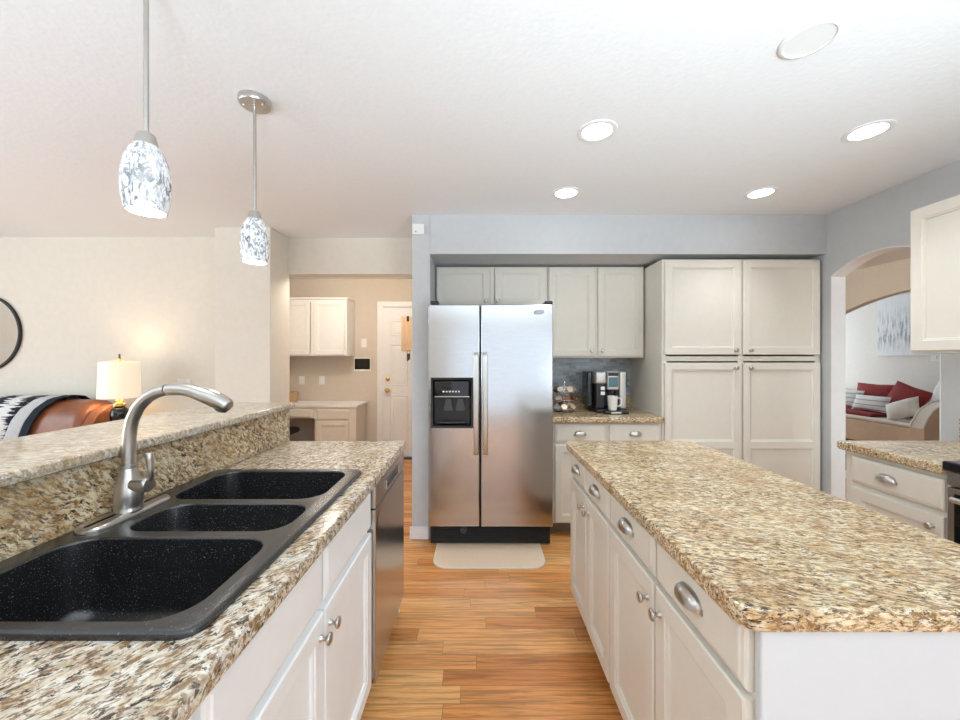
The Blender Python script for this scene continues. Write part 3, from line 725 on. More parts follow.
# pod carousel
pc = (.712, 3.13)
car = thing('pod_carousel', 'wire carousel of coffee pods between fridge and coffee maker', 'pod holder', (pc[0], pc[1], cz))
B().lathe([(.075, 0), (.078, .004), (.060, .010), (.012, .012)], (pc[0], pc[1], cz), n=28).build('base', M['chrome'], car, 40)
B().lathe([(.006, .012), (.006, .235), (.012, .24), (.010, .252), (.003, .256)], (pc[0], pc[1], cz), n=12).build('post', M['chrome'], car, 40)
tiers = (.045, .115, .185)
for tz in tiers:
    b = B(); n = 28
    b.tube([(pc[0]+.052*math.cos(2*PI*i/n), pc[1]+.052*math.sin(2*PI*i/n), cz+tz) for i in range(n+1)], .0022, 6)
    b.tube([(pc[0]+.094*math.cos(2*PI*i/n), pc[1]+.094*math.sin(2*PI*i/n), cz+tz-.012) for i in range(n+1)], .0022, 6)
    for k in range(7):
        a = 2*PI*(k+.5)/7; b.cyl((pc[0], pc[1], cz+tz), (pc[0]+.094*math.cos(a), pc[1]+.094*math.sin(a), cz+tz-.012), .0018, n=6)
    b.build('wire_ring', M['chrome'], car, 60)
pods = [plain('pod_foil_'+n, c, .35, .2) for n, c in (('tan', (.62, .46, .34)), ('white', (.82, .80, .76)), ('brown', (.20, .09, .05)), ('cream', (.78, .66, .54)))]
pm = {}
names = ['tan', 'white', 'brown', 'cream']
k = 0
for ti, tz in enumerate(tiers):
    for i in range(7):
        a = 2*PI*i/7+ti*.25
        ci = (i*3+ti*2+i//3) % 4
        c = Vector((pc[0]+.072*math.cos(a), pc[1]+.072*math.sin(a), cz+tz))
        ax = Vector((math.cos(a)*.8, math.sin(a)*.8, .6)).normalized()
        if ci not in pm:
            o = B().lathe([(.018, -.022), (.0195, -.018), (.0225, .014), (.0255, .015), (.0255, .017), (.022, .0175)], (0, 0, 0), (0, 0, 1), 16).build('coffee_pod', pods[ci], None, 40)
            pm[ci] = o
        else:
            o = pm[ci].copy(); COL.objects.link(o)
        o.location = c; o.rotation_mode = 'QUATERNION'; o.rotation_quaternion = ax.to_track_quat('Z', 'Y')
        tag(o, '%s coffee pod in the %s ring of the wire carousel' % (names[ci], ('lowest', 'middle', 'top')[ti]), 'coffee pod', 'coffee pods in the %s carousel ring, %s' % (('lowest', 'middle', 'top')[ti], names[ci]))
# outlet by the coffee maker
ol = thing('wall_outlet', 'dark outlet on the grey tile beside the coffee maker', 'outlet', (1.33, 3.488, 1.15))
B().box(1.292, 1.368, 3.4840, 3.4895, 1.090, 1.205, .003).build('plate', M['dgrey'], ol)
B().box(1.315, 1.345, 3.4815, 3.4838, 1.112, 1.140, .003).box(1.315, 1.345, 3.4815, 3.4838, 1.156, 1.184, .003).build('socket', M['black'], ol, weld=False)

# ------------------------------------------------------------------ pendants and ceiling lights
def shade_mat():
    m, nt, p = mat('mottled_white_glass'); v = nd(nt, 'ShaderNodeTexCoord').outputs['Object']
    n1 = noise(nt, mapping(nt, v, rot=(.5, .6, 0), scale=(1, 1, .42)), 62, 4, .65, 1.6)
    n2 = noise(nt, v, 9, 2)
    f = mix(nt, 1.0, ramp(nt, n1, [(.47, 0), (.57, 1)]), ramp(nt, n2, [(.35, .45), (.6, 1)]), 'MULTIPLY')
    c = mix(nt, f, (.80, .82, .84), (.12, .13, .145))
    lk(nt, c, p.inputs['Base Color']); lk(nt, c, p.inputs['Emission Color']); p.inputs['Emission Strength'].default_value = .17
    p.inputs['Roughness'].default_value = .12
    return m
M['shade'] = shade_mat(); M['bulb'] = emis('lit_bulb', (1, .98, .95), 6.0)
def pendant(x, y, label):
    zb = 1.760; r = thing('pendant_light', label, 'pendant light', (x, y, CEIL), 'pendant lights over the bar')
    B().lathe([(.062, 0), (.062, -.016), (.057, -.024), (.012, -.026)], (x, y, CEIL-.0005), n=32).build('canopy', M['nickel'], r, 40)
    b = B()
    for s in (-1, 1): b.sphere((x+s*.04, y-.01, CEIL-.027), .006, 10)
    b.build('screw_cap', M['nickel'], r, 60)
    B().cyl((x, y, zb+.21), (x, y, CEIL-.026), .0062, n=12).build('rod', M['nickel'], r, 40)
    B().lathe([(.0275, .180), (.0265, .186), (.021, .207), (.0185, .212), (.008, .215)], (x, y, zb), n=24).build('socket_cap', M['nickel'], r, 40)
    prof = [(.0465, 0), (.0500, .016), (.0540, .044), (.0555, .072), (.0540, .103), (.0490, .135), (.0400, .161), (.0300, .177), (.0260, .181)]
    b = B(); b.lathe(prof, (x, y, zb), n=36, cap0=False, cap1=False)
    b.lathe([(a-.004, z+(.0005 if i else 0)) for i, (a, z) in enumerate(prof)], (x, y, zb), n=36, cap0=False, cap1=False)
    b.lathe([(.0465, 0), (.0425, 0)], (x, y, zb), n=36, cap0=False, cap1=False)
    sh = b.build('shade', M['shade'], r, 50)
    B().sphere((x, y, zb+.115), .022, 16, (1, 1, 1.4)).build('bulb', M['bulb'], sh, 60)
    l = bpy.data.lights.new('pendant_glow', 'POINT'); l.energy = 4; l.color = (1, .96, .9); l.shadow_soft_size = .045
    lo = bpy.data.objects.new('pendant_glow', l); COL.objects.link(lo); lo.location = (x, y, zb+.03)
pendant(-.908, 1.04, 'mottled glass pendant light hanging above the faucet, the larger looking one')
pendant(-.934, 1.59, 'mottled glass pendant light hanging in front of the tan pier, whole canopy showing')
M['lens'] = emis('lit_downlight_lens', (1, 1, 1), 9.0)
def downlight(x, y, label):
    r = thing('recessed_light', label, 'ceiling light', (x, y, CEIL), 'recessed lights in the ceiling')
    B().lathe([(.092, 0), (.092, -.003), (.086, -.006), (.070, -.004), (.068, -.0005)], (x, y, CEIL-.0002), n=36, cap0=False, cap1=False).build('trim_ring', M['trim'], r, 40)
    B().lathe([(.069, 0), (.069, -.0015), (.060, -.0022)], (x, y, CEIL-.0004), n=36).build('lens', M['lens'], r, 40)
    l = bpy.data.lights.new('downlight', 'SPOT'); l.energy = 19; l.color = (.90, .97, 1.0); l.spot_size = math.radians(110); l.spot_blend = .8; l.shadow_soft_size = .07
    lo = bpy.data.objects.new('downlight', l); COL.objects.link(lo); lo.location = (x, y, CEIL-.02)
downlight(.567, 1.81, 'round recessed ceiling light above the aisle side of the island')
downlight(.576, 2.487, 'round recessed ceiling light in front of the refrigerator soffit')
downlight(1.85, 2.487, 'round recessed ceiling light in front of the pantry')
downlight(1.857, 1.81, 'round recessed ceiling light close to the arch wall')
tag(B().lathe([(.084, 0), (.084, -.004), (.080, -.008), (.072, -.0095), (.070, -.006), (.066, -.0055)], (1.12, 1.285, CEIL-.0005), n=36).build('ceiling_cover', M['white'], None, 40), 'plain white round cover plate on the ceiling', 'cover plate')

# small sensor on the partition wall
se = thing('wall_sensor', 'small white sensor box high on the grey partition corner', 'sensor', (-.445, 2.85, 2.30))
B().box(-.492, -.402, 2.838, 2.8598, 2.285, 2.365, .006, 3).build('housing', M['white'], se, 40)
B().lathe([(.004, 0), (.004, .002)], (-.465, 2.838, 2.305), (0, -1, 0), 10).build('indicator', M['black'], se)

# ------------------------------------------------------------------ hall: door, built-in desk, wall cabinet
YW = 5.2
dl, dr_, dt = -1.29, -.515, 2.045
d1 = B().box(dl, dr_, 5.160, 5.199, .02, dt, .002, 1)
cols = ((dl+.10, (dl+dr_)/2-.05), ((dl+dr_)/2+.05, dr_-.10))
for (z0, z1) in ((1.66, 1.88), (.98, 1.55), (.22, .86)):
    for (a, c) in cols:
        L = []
        for ins, y in ((0, 5.160), (.008, 5.153), (.018, 5.153), (.028, 5.1595), (.045, 5.154)):
            L.append([(a+ins, y, z0+ins), (c-ins, y, z0+ins), (c-ins, y, z1-ins), (a+ins, y, z1-ins)])
        d1.loops(L, False, True)
door1 = struct(d1.build('door_1', M['trim']), 'white six-panel hall door')
B().lathe([(.030, 0), (.030, .006), (.012, .010), (.012, .035), (.026, .042), (.030, .055), (.026, .068), (.012, .074)], (dl+.065, 5.159, .925), (0, -1, 0), 20).build('door_knob', M['brass'], door1, 50)
B().lathe([(.029, 0), (.029, .010), (.024, .016), (.010, .018)], (dl+.065, 5.159, 1.075), (0, -1, 0), 20).build('deadbolt', M['brass'], door1, 50)
b = B()
for x0, x1, z0, z1 in ((dl-.085, dl-.012, 0, dt+.085), (dr_+.004, dr_+.017, 0, dt+.085), (dl-.012, dr_+.004, dt+.012, dt+.085)):
    b.box(x0, x1, 5.178, 5.1998, z0, z1, .005)
b.box(dl-.012, dl-.003, 5.17, 5.1998, 0, dt+.012); struct(b.build('trim_3', M['trim'], weld=False))
struct(B().box(dl-.01, dr_+.002, 5.10, 5.1995, .0005, .018, .004).build('trim_4', M['dgrey']))

# hall wall cabinet
Mx = frame((-2.598, 4.89, 0), (1, 0), (0, -1)); 
cabinet('wall_cabinet', 'white two-door wall cabinet above the hall desk', 'cabinet', Mx, .91, .305, 1.385, 2.11,
        [('door', .02, .44, 1.40, 2.095, None), ('door', .49, .885, 1.40, 2.095, None)], stiles=(.465,), m='white_cab', crown=True)
# hall desk
dk = thing('built_in_desk', 'cream built-in desk with drawers under the hall cabinet', 'desk', (-2.05, 4.95, 0))
DF = 4.775
b = B(); slab(b, -2.595, -1.505, DF-.02, 5.199, .740, .775, [.003, .003, .003, .02], .008, free=(0, 1, 1, 0))
b.build('desktop', M['white_cab'], dk, 40)
b = B(); b.box(-1.555, -1.535, DF+.02, 5.198, 0, .739); b.box(-2.03, -2.01, DF+.02, 5.198, 0, .739); b.box(-2.01, -1.555, 5.18, 5.198, 0, .739); b.box(-2.01, -1.555, DF+.02, 5.18, .10, .12)
b.box(-2.05, -1.530, DF, DF+.019, .08, .739); b.build('drawer_pedestal', M['cream'], dk, weld=False)
b = B(); b.box(-2.595, -2.051, DF, DF+.019, .60, .739); b.build('apron', M['cream'], dk)
Mx = frame((-2.05, DF, 0), (1, 0), (0, -1))
B(Mx).panel(.03, .43, .585, .715, DRAWER, .0005).build('drawer', M['cream'], dk)
B(Mx).panel(.03, .43, .11, .565, SHAKER(.05), .0005).build('door', M['cream'], dk)
B(Mx).panel(-.53, -.03, .615, .72, DRAWER, .0005).build('drawer', M['cream'], dk)
# desk chair pushed into the kneehole
ch = thing('desk_chair', 'black desk chair pushed under the hall desk', 'chair', (-2.42, 4.72, 0))
b = B(); L = [[(p[0], p[1], z) for p in rrect(-2.57+o, -2.27-o, 4.50+o, 4.90-o, .08, 6)] for o, z in ((.02, .42), (0, .435), (0, .465), (.02, .48))]
b.loops(L); b.build('seat', M['black_matte'], ch, 40)
b = B(); b.loops([[(-2.42+(.15-o)*math.cos(a)*1.0, 4.475+y, .57+(.09-o)*math.sin(a)) for a in [2*PI*i/28 for i in range(28)]] for o, y in ((.02, -.025), (0, -.01), (0, .01), (.02, .025))])
b.build('backrest', M['black_matte'], ch, 40)
B().tube([(-2.42, 4.60, .425), (-2.42, 4.50, .43), (-2.42, 4.44, .47), (-2.42, 4.447, .55)], .016, 10).build('back_bracket', M['black'], ch, 60)
B().cyl((-2.42, 4.70, .08), (-2.42, 4.70, .42), .025).build('post', M['black'], ch, 40)
for k in range(5):
    a = 2*PI*k/5+.3; e = (-2.42+.14*math.cos(a), 4.70+.20*math.sin(a))
    lg = B().tube([(-2.42, 4.70, .10), (e[0], e[1], .068)], [.020, .014], 8).build('leg', M['black'], ch, 60)
    B().lathe([(.026, -.010), (.028, 0), (.026, .010)], (e[0], e[1], .0285), (-math.sin(a), math.cos(a), 0), 14).build('caster', M['black'], lg, 40)
# small wicker basket on the desk
M['wicker'] = mat_fabric('wicker', (.45, .27, .13), (.66, .45, .26), 60)
bk = thing('basket', 'small woven basket on the hall desk', 'basket', (-2.42, 5.0, .7755))
B().lathe([(.075, 0), (.085, .01), (.097, .10), (.10, .13), (.094, .13), (.08, .012)], (-2.47, 5.0, .7756), n=24).build('bowl', M['wicker'], bk, 40)
B().tube([(-2.47+.098*math.cos(2*PI*i/24), 5.0+.098*math.sin(2*PI*i/24), .7756+.132) for i in range(25)], .007, 8).build('rim', M['wicker'], bk, 60)
# switches, outlets, wall panel in the hall
def plate(name, label, cat, x, z, wd, ht, group=None, kind='switch', y=YW):
    r = thing(name, label, cat, (x, y, z), group)
    B().box(x-wd/2, x+wd/2, y-.006, y-.0003, z-ht/2, z+ht/2, .002, 1).build('plate', M['white'], r)
    if kind == 'switch': B().box(x-.016, x+.016, y-.011, y-.0062, z-.033, z+.033, .002, 1).build('rocker', M['white'], r)
    else: B().box(x-.015, x+.015, y-.009, y-.0062, z-.035, z-.006, .004).box(x-.015, x+.015, y-.009, y-.0062, z+.006, z+.035, .004).build('socket', M['white'], r, weld=False)
plate('light_switch', 'white light switch plate between hall cabinet and door', 'switch', -1.560, 1.565, .075, .120)
plate('wall_outlet', 'white wall outlet above the desk, next to the basket', 'outlet', -2.41, 1.055, .075, .115, kind='outlet')
plate('wall_outlet', 'white wall outlet above the desk, further from the basket', 'outlet', -2.135, 1.055, .075, .115, kind='outlet')
wp = thing('wall_panel', 'black touch panel in white frame beside the hall door', 'control panel', (-1.58, YW, 1.27))
B().box(-1.695, -1.465, YW-.014, YW-.0003, 1.185, 1.362, .004).build('frame', M['white'], wp)
B().box(-1.683, -1.475, YW-.0165, YW-.0142, 1.205, 1.352, .001).build('screen', M['glossblack'], wp)
M['teal'] = emis('teal_status_light', (.35, .9, .75), 1.2)
B().box(-1.605, -1.555, YW-.0160, YW-.0142, 1.189, 1.197).build('status_light', M['teal'], wp)
# wooden box on the hall side wall by the door
M['oak'] = plain('light_oak', (.60, .42, .25), .5, stretch=(1, 1, .1), scale=60, vary=.12)
wb = thing('wall_box', 'light wood wall box hung beside the white hall door', 'wall box', (-.7, 4.6, 1.5))
B().box(-.925, -.4975, 4.58, 4.80, 1.445, 1.86, .004).build('box', M['oak'], wb)
B().box(-.86, -.83, 4.572, 4.58, 1.80, 1.865, .003).build('latch', M['black'], wb)
kh = thing('key_bunch', 'dark bunch of keys hanging under the wood wall box', 'keys', (-.85, 4.62, 1.40))
b = B(); n = 16
b.tube([(-.845+.018*math.cos(2*PI*i/n), 4.62, 1.428+.018*math.sin(2*PI*i/n)) for i in range(n+1)], .003, 6); b.build('ring', M['dgrey'], kh, 60)
for k, (dx, rz) in enumerate(((-.012, .2), (.0, -.1), (.012, .3))):
    B().box(-.845+dx-.006, -.845+dx+.006, 4.612+k*.005, 4.615+k*.005, 1.32+.01*k, 1.412, .001, 1).build('key', M['black'], kh)

# ------------------------------------------------------------------ living room
mi = thing('round_mirror', 'round wall mirror in a thin black frame', 'mirror', (-4.41, 3.37, 1.58))
mc = (-4.41, 3.3895, 1.582)
B().lathe([(.333, 0), (.333, .012)], mc, (0, -1, 0), 64).build('glass', M['mirror'], mi, 30)
B().lathe([(.332, 0), (.332, .022), (.348, .022), (.348, 0)], mc, (0, -1, 0), 64, False, False).build('frame', M['black_matte'], mi, 30)
# leather sofa
def leather():
    m, nt, p = mat('cognac_leather'); v = nd(nt, 'ShaderNodeTexCoord').outputs['Object']
    lk(nt, ramp(nt, noise(nt, v, 5, 5, .6), [(.3, (.19, .060, .026)), (.55, (.29, .100, .042)), (.8, (.40, .16, .07))]), p.inputs['Base Color'])
    p.inputs['Roughness'].default_value = .35
    bp = nd(nt, 'ShaderNodeBump'); bp.inputs['Strength'].default_value = .35; bp.inputs['Distance'].default_value = .01
    lk(nt, noise(nt, mapping(nt, v, scale=(1, 3, 1)), 14, 4), bp.inputs['Height']); lk(nt, bp.outputs[0], p.inputs['Normal'])
    return m
M['leather'] = leather()
sf = thing('leather_sofa', 'brown leather sofa with a throw over its back', 'sofa', (-4.0, 2.9, 0))
SX0, SX1 = -4.95, -3.105
# back with a rounded top: profile in y,z
def round_bar(b, x0, x1, prof, r=.06):
    L = []
    for f, ins in ((0, r), (.25*r, .45*r), (.6*r, .15*r), (r, 0)):
        L.append((x0+f, ins))
    xs = L+[(x1-(a-x0), i) for a, i in reversed(L)]
    cy = sum(p[0] for p in prof)/len(prof); cz_ = sum(p[1] for p in prof)/len(prof)
    loops = []
    for x, ins in xs:
        loops.append([(x, p[0]-(ins if p[0] > cy else -ins)*min(1, abs(p[0]-cy)/.06), p[1]-(ins if p[1] > cz_ else -ins)*min(1, abs(p[1]-cz_)/.1)) for p in prof])
    b.loops(loops)
back = [(2.95, .30), (3.30, .30), (3.34, .60), (3.33, .88), (3.30, .965), (3.24, 1.005), (3.15, 1.018), (3.06, 1.0), (3.00, .94), (2.97, .86), (2.95, .70)]
b = B(); round_bar(b, SX0, SX1, back, .07); b.build('backrest', M['leather'], sf, 60)
b = B(); b.box(SX0, SX1, 2.42, 3.28, .10, .30, .03, 3); b.build('base', M['leather'], sf, 60)
for k in range(2):
    x0 = SX0+.02+k*(SX1-SX0-.03)/2
    B().box(x0, x0+(SX1-SX0-.06)/2, 2.40, 2.96, .3005, .48, .05, 4).build('seat_cushion', M['leather'], sf, 60)
for x0, x1 in ((SX0-.0, SX0+.0), ):
    pass
arm = [(2.42, .10), (3.30, .10), (3.30, .92), (3.26, .965), (3.16, .972), (3.04, .93), (2.95, .78), (2.80, .66), (2.50, .645), (2.43, .61), (2.42, .5)]
for xa, xb in ((SX1-.015, SX1+.075), (SX0-.10, SX0+.005)):
    b = B(); b.loops([[(x, 2.86+(p[0]-2.86)*s, .10+(p[1]-.10)*s) for p in arm] for x, s in ((xa, .96), (xa+.015, 1), (xb-.015, 1), (xb, .96))]); b.build('arm', M['leather'], sf, 50)
for x in (SX0+.05, SX1-.10):
    for y in (2.47, 3.2): B().cyl((x, y, 0), (x, y, .10), .02, .028).build('leg', M['black_matte'], sf, 40)
# throw
def throw_mat():
    m, nt, p = mat('navy_white_throw'); v = nd(nt, 'ShaderNodeTexCoord').outputs['Object']
    sp = nd(nt, 'ShaderNodeSeparateXYZ'); lk(nt, v, sp.inputs[0])
    jag = noise(nt, mapping(nt, v, scale=(2, 22, 22)), 3.2, 3, .7)
    ad = nd(nt, 'ShaderNodeMath', operation='MULTIPLY_ADD'); lk(nt, jag, ad.inputs[0]); ad.inputs[1].default_value = .32; lk(nt, sp.outputs['X'], ad.inputs[2])
    wv = nd(nt, 'ShaderNodeMath', operation='MULTIPLY'); lk(nt, ad.outputs[0], wv.inputs[0]); wv.inputs[1].default_value = 4.3
    fr_ = nd(nt, 'ShaderNodeMath', operation='FRACT'); lk(nt, wv.outputs[0], fr_.inputs[0])
    c = ramp(nt, fr_.outputs[0], [(.46, (.012, .018, .03)), (.50, (.75, .75, .74))])
    lk(nt, c, p.inputs['Base Color']); p.inputs['Roughness'].default_value = .95
    bp = nd(nt, 'ShaderNodeBump'); bp.inputs['Strength'].default_value = .6; bp.inputs['Distance'].default_value = .006
    lk(nt, noise(nt, v, 130, 2), bp.inputs['Height']); lk(nt, bp.outputs[0], p.inputs['Normal'])
    return m
M['throw'] = throw_mat(); M['throw_edge'] = mat_fabric('grey_knit_border', (.42, .43, .44), (.66, .67, .67), 120); M['throw_navy'] = plain('navy_wool', (.012, .018, .03), .95)
th = thing('throw_blanket', 'navy and white throw blanket draped over the leather sofa back', 'blanket', (-3.7, 3.1, .62))
path = [(2.925, .62), (2.930, .72), (2.948, .86), (2.98, .95), (3.05, 1.02), (3.15, 1.040), (3.25, 1.026), (3.32, .975), (3.352, .88), (3.360, .75)]
def throw_strip(name, xa, xb, m, lift):
    b = B()
    def fn(u, t):
        k = t*(len(path)-1); i = min(int(k), len(path)-2); f = k-i
        y = path[i][0]*(1-f)+path[i+1][0]*f; z = path[i][1]*(1-f)+path[i+1][1]*f
        x = xa+(xb-xa)*u
        skew = -.30*(1-t)*1.0 if z < 1.0 and t < .5 else 0
        wob = .006*math.sin(x*37+y*11)
        return (x-.16*(1-min(1, t/.5)), y-lift*.3+wob*.3, z+lift+abs(wob))
    b.grid(fn, 10, 30)
    o = b.build(name, m, th, 60)
    md = o.modifiers.new('thickness', 'SOLIDIFY'); md.thickness = .008; md.offset = 1
throw_strip('throw_field', -4.15, -3.53, M['throw'], .001)
throw_strip('throw_border', -3.53, -3.425, M['throw_edge'], .003)
throw_strip('throw_hem', -3.425, -3.36, M['throw_navy'], .002)
# end table with lamp
et = thing('end_table', 'small dark end table beside the leather sofa', 'side table', (-2.70, 3.12, 0))
B().box(-3.02, -2.50, 2.92, 3.36, .665, .695, .006).build('table_top', M['black_matte'], et)
for x in (-3.0, -2.55):
    for y in (2.95, 3.33): B().box(x, x+.03, y-.015, y+.015, 0, .6645).build('leg', M['black_matte'], et)
LX, LY = -2.943, 3.12
lp = thing('table_lamp', 'table lamp with white drum shade and black base, lit', 'lamp', (LX, LY, .6955))
B().lathe([(.045, 0), (.047, .015), (.028, .03), (.045, .08), (.060, .17), (.062, .215), (.047, .255), (.028, .265)], (LX, LY, .6956), n=28).build('lamp_base', M['glossblack'], lp, 50)
B().lathe([(.030, .265), (.046, .272), (.046, .29), (.026, .296), (.022, .31), (.030, .318), (.012, .325), (.010, .66), (.003, .665)], (LX, LY, .6956), n=24).build('stem', M['brass'], lp, 40)
M['lampshade'] = emis('glowing_linen_shade', (1.0, .86, .66), .30)
b = B(); b.lathe([(.136, 0), (.127, .292)], (LX, LY, 1.035), n=40, cap0=False, cap1=False); b.lathe([(.133, 0), (.124, .292)], (LX, LY, 1.035), n=40, cap0=False, cap1=False)
b.build('lamp_shade', M['lampshade'], lp, 50)
B().lathe([(.004, 0), (.011, .012), (.005, .022), (.010, .032), (.002, .042)], (LX, LY, 1.352), n=12).build('finial', M['black'], lp, 50)
b = B()
for k in range(3):
    a = 2*PI*k/3; b.cyl((LX, LY, 1.352), (LX+.124*math.cos(a), LY+.124*math.sin(a), 1.325), .0022, n=6)
b.build('shade_spider', M['brass'], lp, 40)
l = bpy.data.lights.new('table_lamp_bulb', 'POINT'); l.energy = 4; l.color = (1, .82, .60); l.shadow_soft_size = .04
lo = bpy.data.objects.new('table_lamp_bulb', l); COL.objects.link(lo); lo.location = (LX, LY, 1.20)
plate('wall_switch', 'white triple switch plate low on the tan wall near the pier', 'switch', -2.62, 1.145, .115, .06, kind='none_', y=3.39)

# ------------------------------------------------------------------ lounge beyond the arches
M['sofa_fab'] = plain('tan_sofa_fabric', (.74, .60, .47), .8, vary=.06, scale=6)
M['sofa_pipe'] = plain('cream_sofa_fabric', (.82, .79, .74), .85)
M['red'] = plain('red_cotton', (.27, .028, .030), .85, vary=.15, scale=30)
M['fluff'] = plain('white_fleece', (.84, .82, .78), .95, bump=.8, bscale=60)
M['whitefab'] = plain('white_cotton', (.84, .86, .90), .9)
def stripe_mat():
    m, nt, p = mat('blue_striped_cotton'); v = nd(nt, 'ShaderNodeTexCoord').outputs['Object']
    sp = nd(nt, 'ShaderNodeSeparateXYZ'); lk(nt, v, sp.inputs[0])
    mu = nd(nt, 'ShaderNodeMath', operation='MULTIPLY'); lk(nt, sp.outputs['Z'], mu.inputs[0]); mu.inputs[1].default_value = 14
    fr_ = nd(nt, 'ShaderNodeMath', operation='FRACT'); lk(nt, mu.outputs[0], fr_.inputs[0])
    lk(nt, ramp(nt, fr_.outputs[0], [(.0, (.82, .83, .85)), (.62, (.82, .83, .85)), (.66, (.30, .34, .42)), (.78, (.30, .34, .42)), (.82, (.82, .83, .85))]), p.inputs['Base Color'])
    p.inputs['Roughness'].default_value = .9; return m
M['stripe'] = stripe_mat()
so = thing('lounge_sofa', 'tan sofa with red and white pillows seen through the arches', 'sofa', (6.4, 6.0, 0))
SY0, SY1 = 5.16, 7.45
B().box(5.93, 6.92, SY0, SY1, .06, .40, .02, 3).build('base', M['sofa_fab'], so, 40)
B().box(5.92, 6.62, SY0+.01, SY1-.01, .4005, .455, .022, 3).build('seat_edge', M['sofa_pipe'], so, 40)
B().box(6.64, 6.92, SY0, SY1, .4005, .80, .06, 4).build('backrest', M['sofa_fab'], so, 50)
for k in range(2):
    B().box(5.99, 6.63, SY0+.62+k*.83, SY0+.62+k*.83+.81, .4555, .515, .025, 3).build('seat_cushion', M['red'], so, 50)
# sweeping arm: curve rises to the back
def arm_prof(k):
    return [(5.86, .05), (6.92, .05), (6.92, .80-k), (6.6, .80-k), (6.3, .785-k), (6.12, .745-k), (5.99, .66-k), (5.92, .56-k), (5.875, .47-k), (5.86, .42-k)]
for ya, yb in ((SY0-.17, SY0-.001), (SY1+.001, SY1+.17)):
    ar = B().prism(arm_prof(0), 'y', ya, yb).build('arm', M['sofa_fab'], so)
    pts = [p for p in arm_prof(0)[2:]]
    b = B()
    for y in (ya+.01, yb-.01): b.tube([(p[0], y, p[1]+.004) for p in pts], .012, 8)
    b.loops([[(p[0], y, p[1]+.004) for p in pts] for y in (ya, yb)], False, False, closed=False)
    b.build('arm_cap', M['sofa_pipe'], ar, 60)
for x in (5.97, 6.85):
    for y in (SY0+.05, SY1-.05): B().cyl((x, y, 0), (x, y, .06), .025).build('leg', M['black_matte'], so)
def pillow(name, label, c, wy, hz, th_, m, tilt=0.0, roll=0.0, lean=.25, yaw=0.0):
    b = B()
    for s in (-1, 1):
        def fn(a, d):
            u, v_ = a*2-1, d*2-1
            e = max(0, (1-abs(u)**2.6)*(1-abs(v_)**2.6))**.55
            pin = 1-.07*(1-abs(u))*abs(v_)-.0
            pin2 = 1-.07*(1-abs(v_))*abs(u)
            return (s*th_/2*e, u*wy/2*pin2, v_*hz/2*pin)
        b.grid(fn, 16, 16)
    R = Matrix.Translation(c) @ Matrix.Rotation(yaw, 4, 'Z') @ Matrix.Rotation(lean, 4, 'Y') @ Matrix.Rotation(roll, 4, 'X')
    b.M = R
    return tag(b.build(name, m, None, 60), label, 'pillow', 'pillows on the lounge sofa')
pillow('throw_pillow', 'red pillow lying behind the striped pillows on the lounge sofa', (6.50, 6.22, .735), .66, .42, .16, M['red'], lean=.22)
pillow('throw_pillow', 'large red pillow tilted on its corner, middle of the lounge sofa', (6.42, 5.70, .735), .54, .44, .16, M['red'], roll=.30, lean=.3)
pillow('throw_pillow', 'striped lumbar pillow lying in front of the red pillow', (6.22, 6.02, .645), .54, .26, .14, M['stripe'], lean=.35)
pillow('throw_pillow', 'striped pillow half cut off by the arch jamb', (6.32, 6.50, .675), .50, .30, .14, M['stripe'], lean=.3)
pillow('throw_pillow', 'fluffy white pillow leaning at the front of the lounge sofa arm', (6.10, 5.46, .625), .40, .30, .16, M['fluff'], roll=-.5, lean=.5)
pillow('throw_pillow', 'smooth white pillow propped high against the lounge sofa arm', (6.50, 5.27, .83), .34, .40, .14, M['whitefab'], roll=.25, lean=.2)
# painting
def paint_mat():
    m, nt, p = mat('abstract_canvas'); v = nd(nt, 'ShaderNodeTexCoord').outputs['Object']
    sp = nd(nt, 'ShaderNodeSeparateXYZ'); lk(nt, v, sp.inputs[0])
    st = noise(nt, mapping(nt, v, scale=(1, 24, 3.2)), 1.4, 4, .7)
    bd = ramp(nt, sp.outputs['Z'], [(0, 0), (1, 0)])
    mr_ = nd(nt, 'ShaderNodeMapRange'); lk(nt, sp.outputs['Z'], mr_.inputs[0]); mr_.inputs[1].default_value = 1.38; mr_.inputs[2].default_value = 2.42
    band = ramp(nt, mr_.outputs[0], [(0, 0), (.12, .25), (.34, 1), (.55, .75), (.8, .1), (1, 0)])
    f = mix(nt, 1.0, ramp(nt, st, [(.44, 0), (.60, 1)]), band, 'MULTIPLY')
    c = mix(nt, f, (.82, .85, .90), ramp(nt, noise(nt, v, 9, 3), [(.35, (.10, .14, .20)), (.55, (.33, .38, .44)), (.7, (.45, .42, .38))]))
    lk(nt, c, p.inputs['Base Color']); p.inputs['Roughness'].default_value = .7; return m
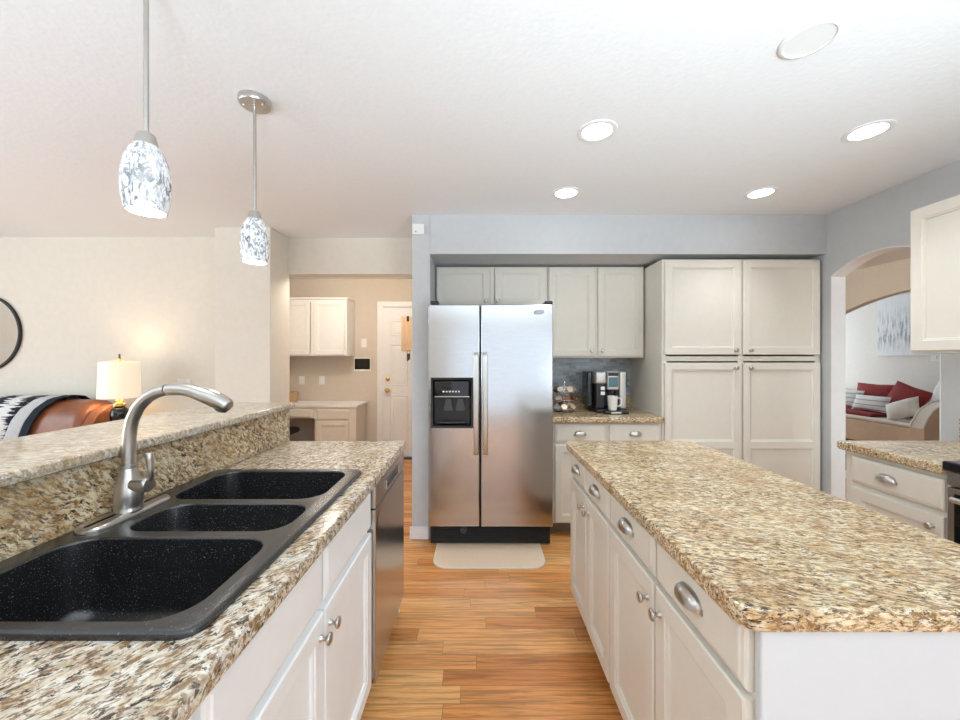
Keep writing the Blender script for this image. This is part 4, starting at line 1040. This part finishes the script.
pt = thing('wall_painting', 'white abstract canvas painting with grey vertical strokes', 'painting', (6.97, 6.1, 1.4))
B().box(6.955, 6.9995, 5.55, 6.62, 1.40, 2.40, .004).build('canvas', paint_mat(), pt)
sw = thing('light_switch', 'white switch plate on the lounge wall near the cabinet corner', 'switch', (7.0, 5.82, 1.37))
B().box(6.992, 6.9997, 5.74, 5.87, 1.31, 1.43, .002, 1).build('plate', M['white'], sw)
B().box(6.987, 6.9918, 5.79, 5.82, 1.34, 1.40, .002, 1).build('rocker', M['white'], sw)
# small basket bin in the room between the arches
M['navy'] = plain('navy_fabric', (.03, .05, .12), .9)
bn = thing('storage_bin', 'small white and navy fabric bin on the floor past the arch', 'bin', (4.30, 4.38, 0))
b = B(); b.loops([[(p[0], p[1], z) for p in rrect(4.16-o, 4.44+o, 4.24-o, 4.52+o, .03, 4)] for o, z in ((0, .001), (.012, .15))]); b.build('body', M['white'], bn, 40)
b = B(); b.loops([[(p[0], p[1], z) for p in rrect(4.155-o, 4.445+o, 4.235-o, 4.525+o, .03, 4)] for o, z in ((.008, .10), (.012, .27))], True, True); b.build('liner', M['navy'], bn, 40)
# added out-of-view ceiling lamps that brighten the hall and the room between the arches
def added_ceiling_light(x, y, label, en, col, zc=CEIL):
    r = thing('added_ceiling_lamp', label, 'ceiling light', (x, y, zc))
    B().lathe([(.15, 0), (.15, -.02), (.14, -.03)], (x, y, zc-.0005), n=28).build('pan', M['nickel'], r, 40)
    B().lathe([(.14, -.03), (.13, -.06), (.09, -.085), (.02, -.095)], (x, y, zc-.0005), n=28).build('diffuser', emis('lit_diffuser', col, 3.0), r, 50)
    l = bpy.data.lights.new('added_lamp_bulb', 'POINT'); l.energy = en; l.color = col; l.shadow_soft_size = .1
    lo = bpy.data.objects.new('added_lamp_bulb', l); COL.objects.link(lo); lo.location = (x, y, zc-.16)
added_ceiling_light(-1.45, 3.85, 'added unseen ceiling light brightening the hall with the desk', 24, (1, .90, .78))
added_ceiling_light(3.1, 4.6, 'added unseen ceiling light brightening the room between the arches', 15, (1, .93, .83))
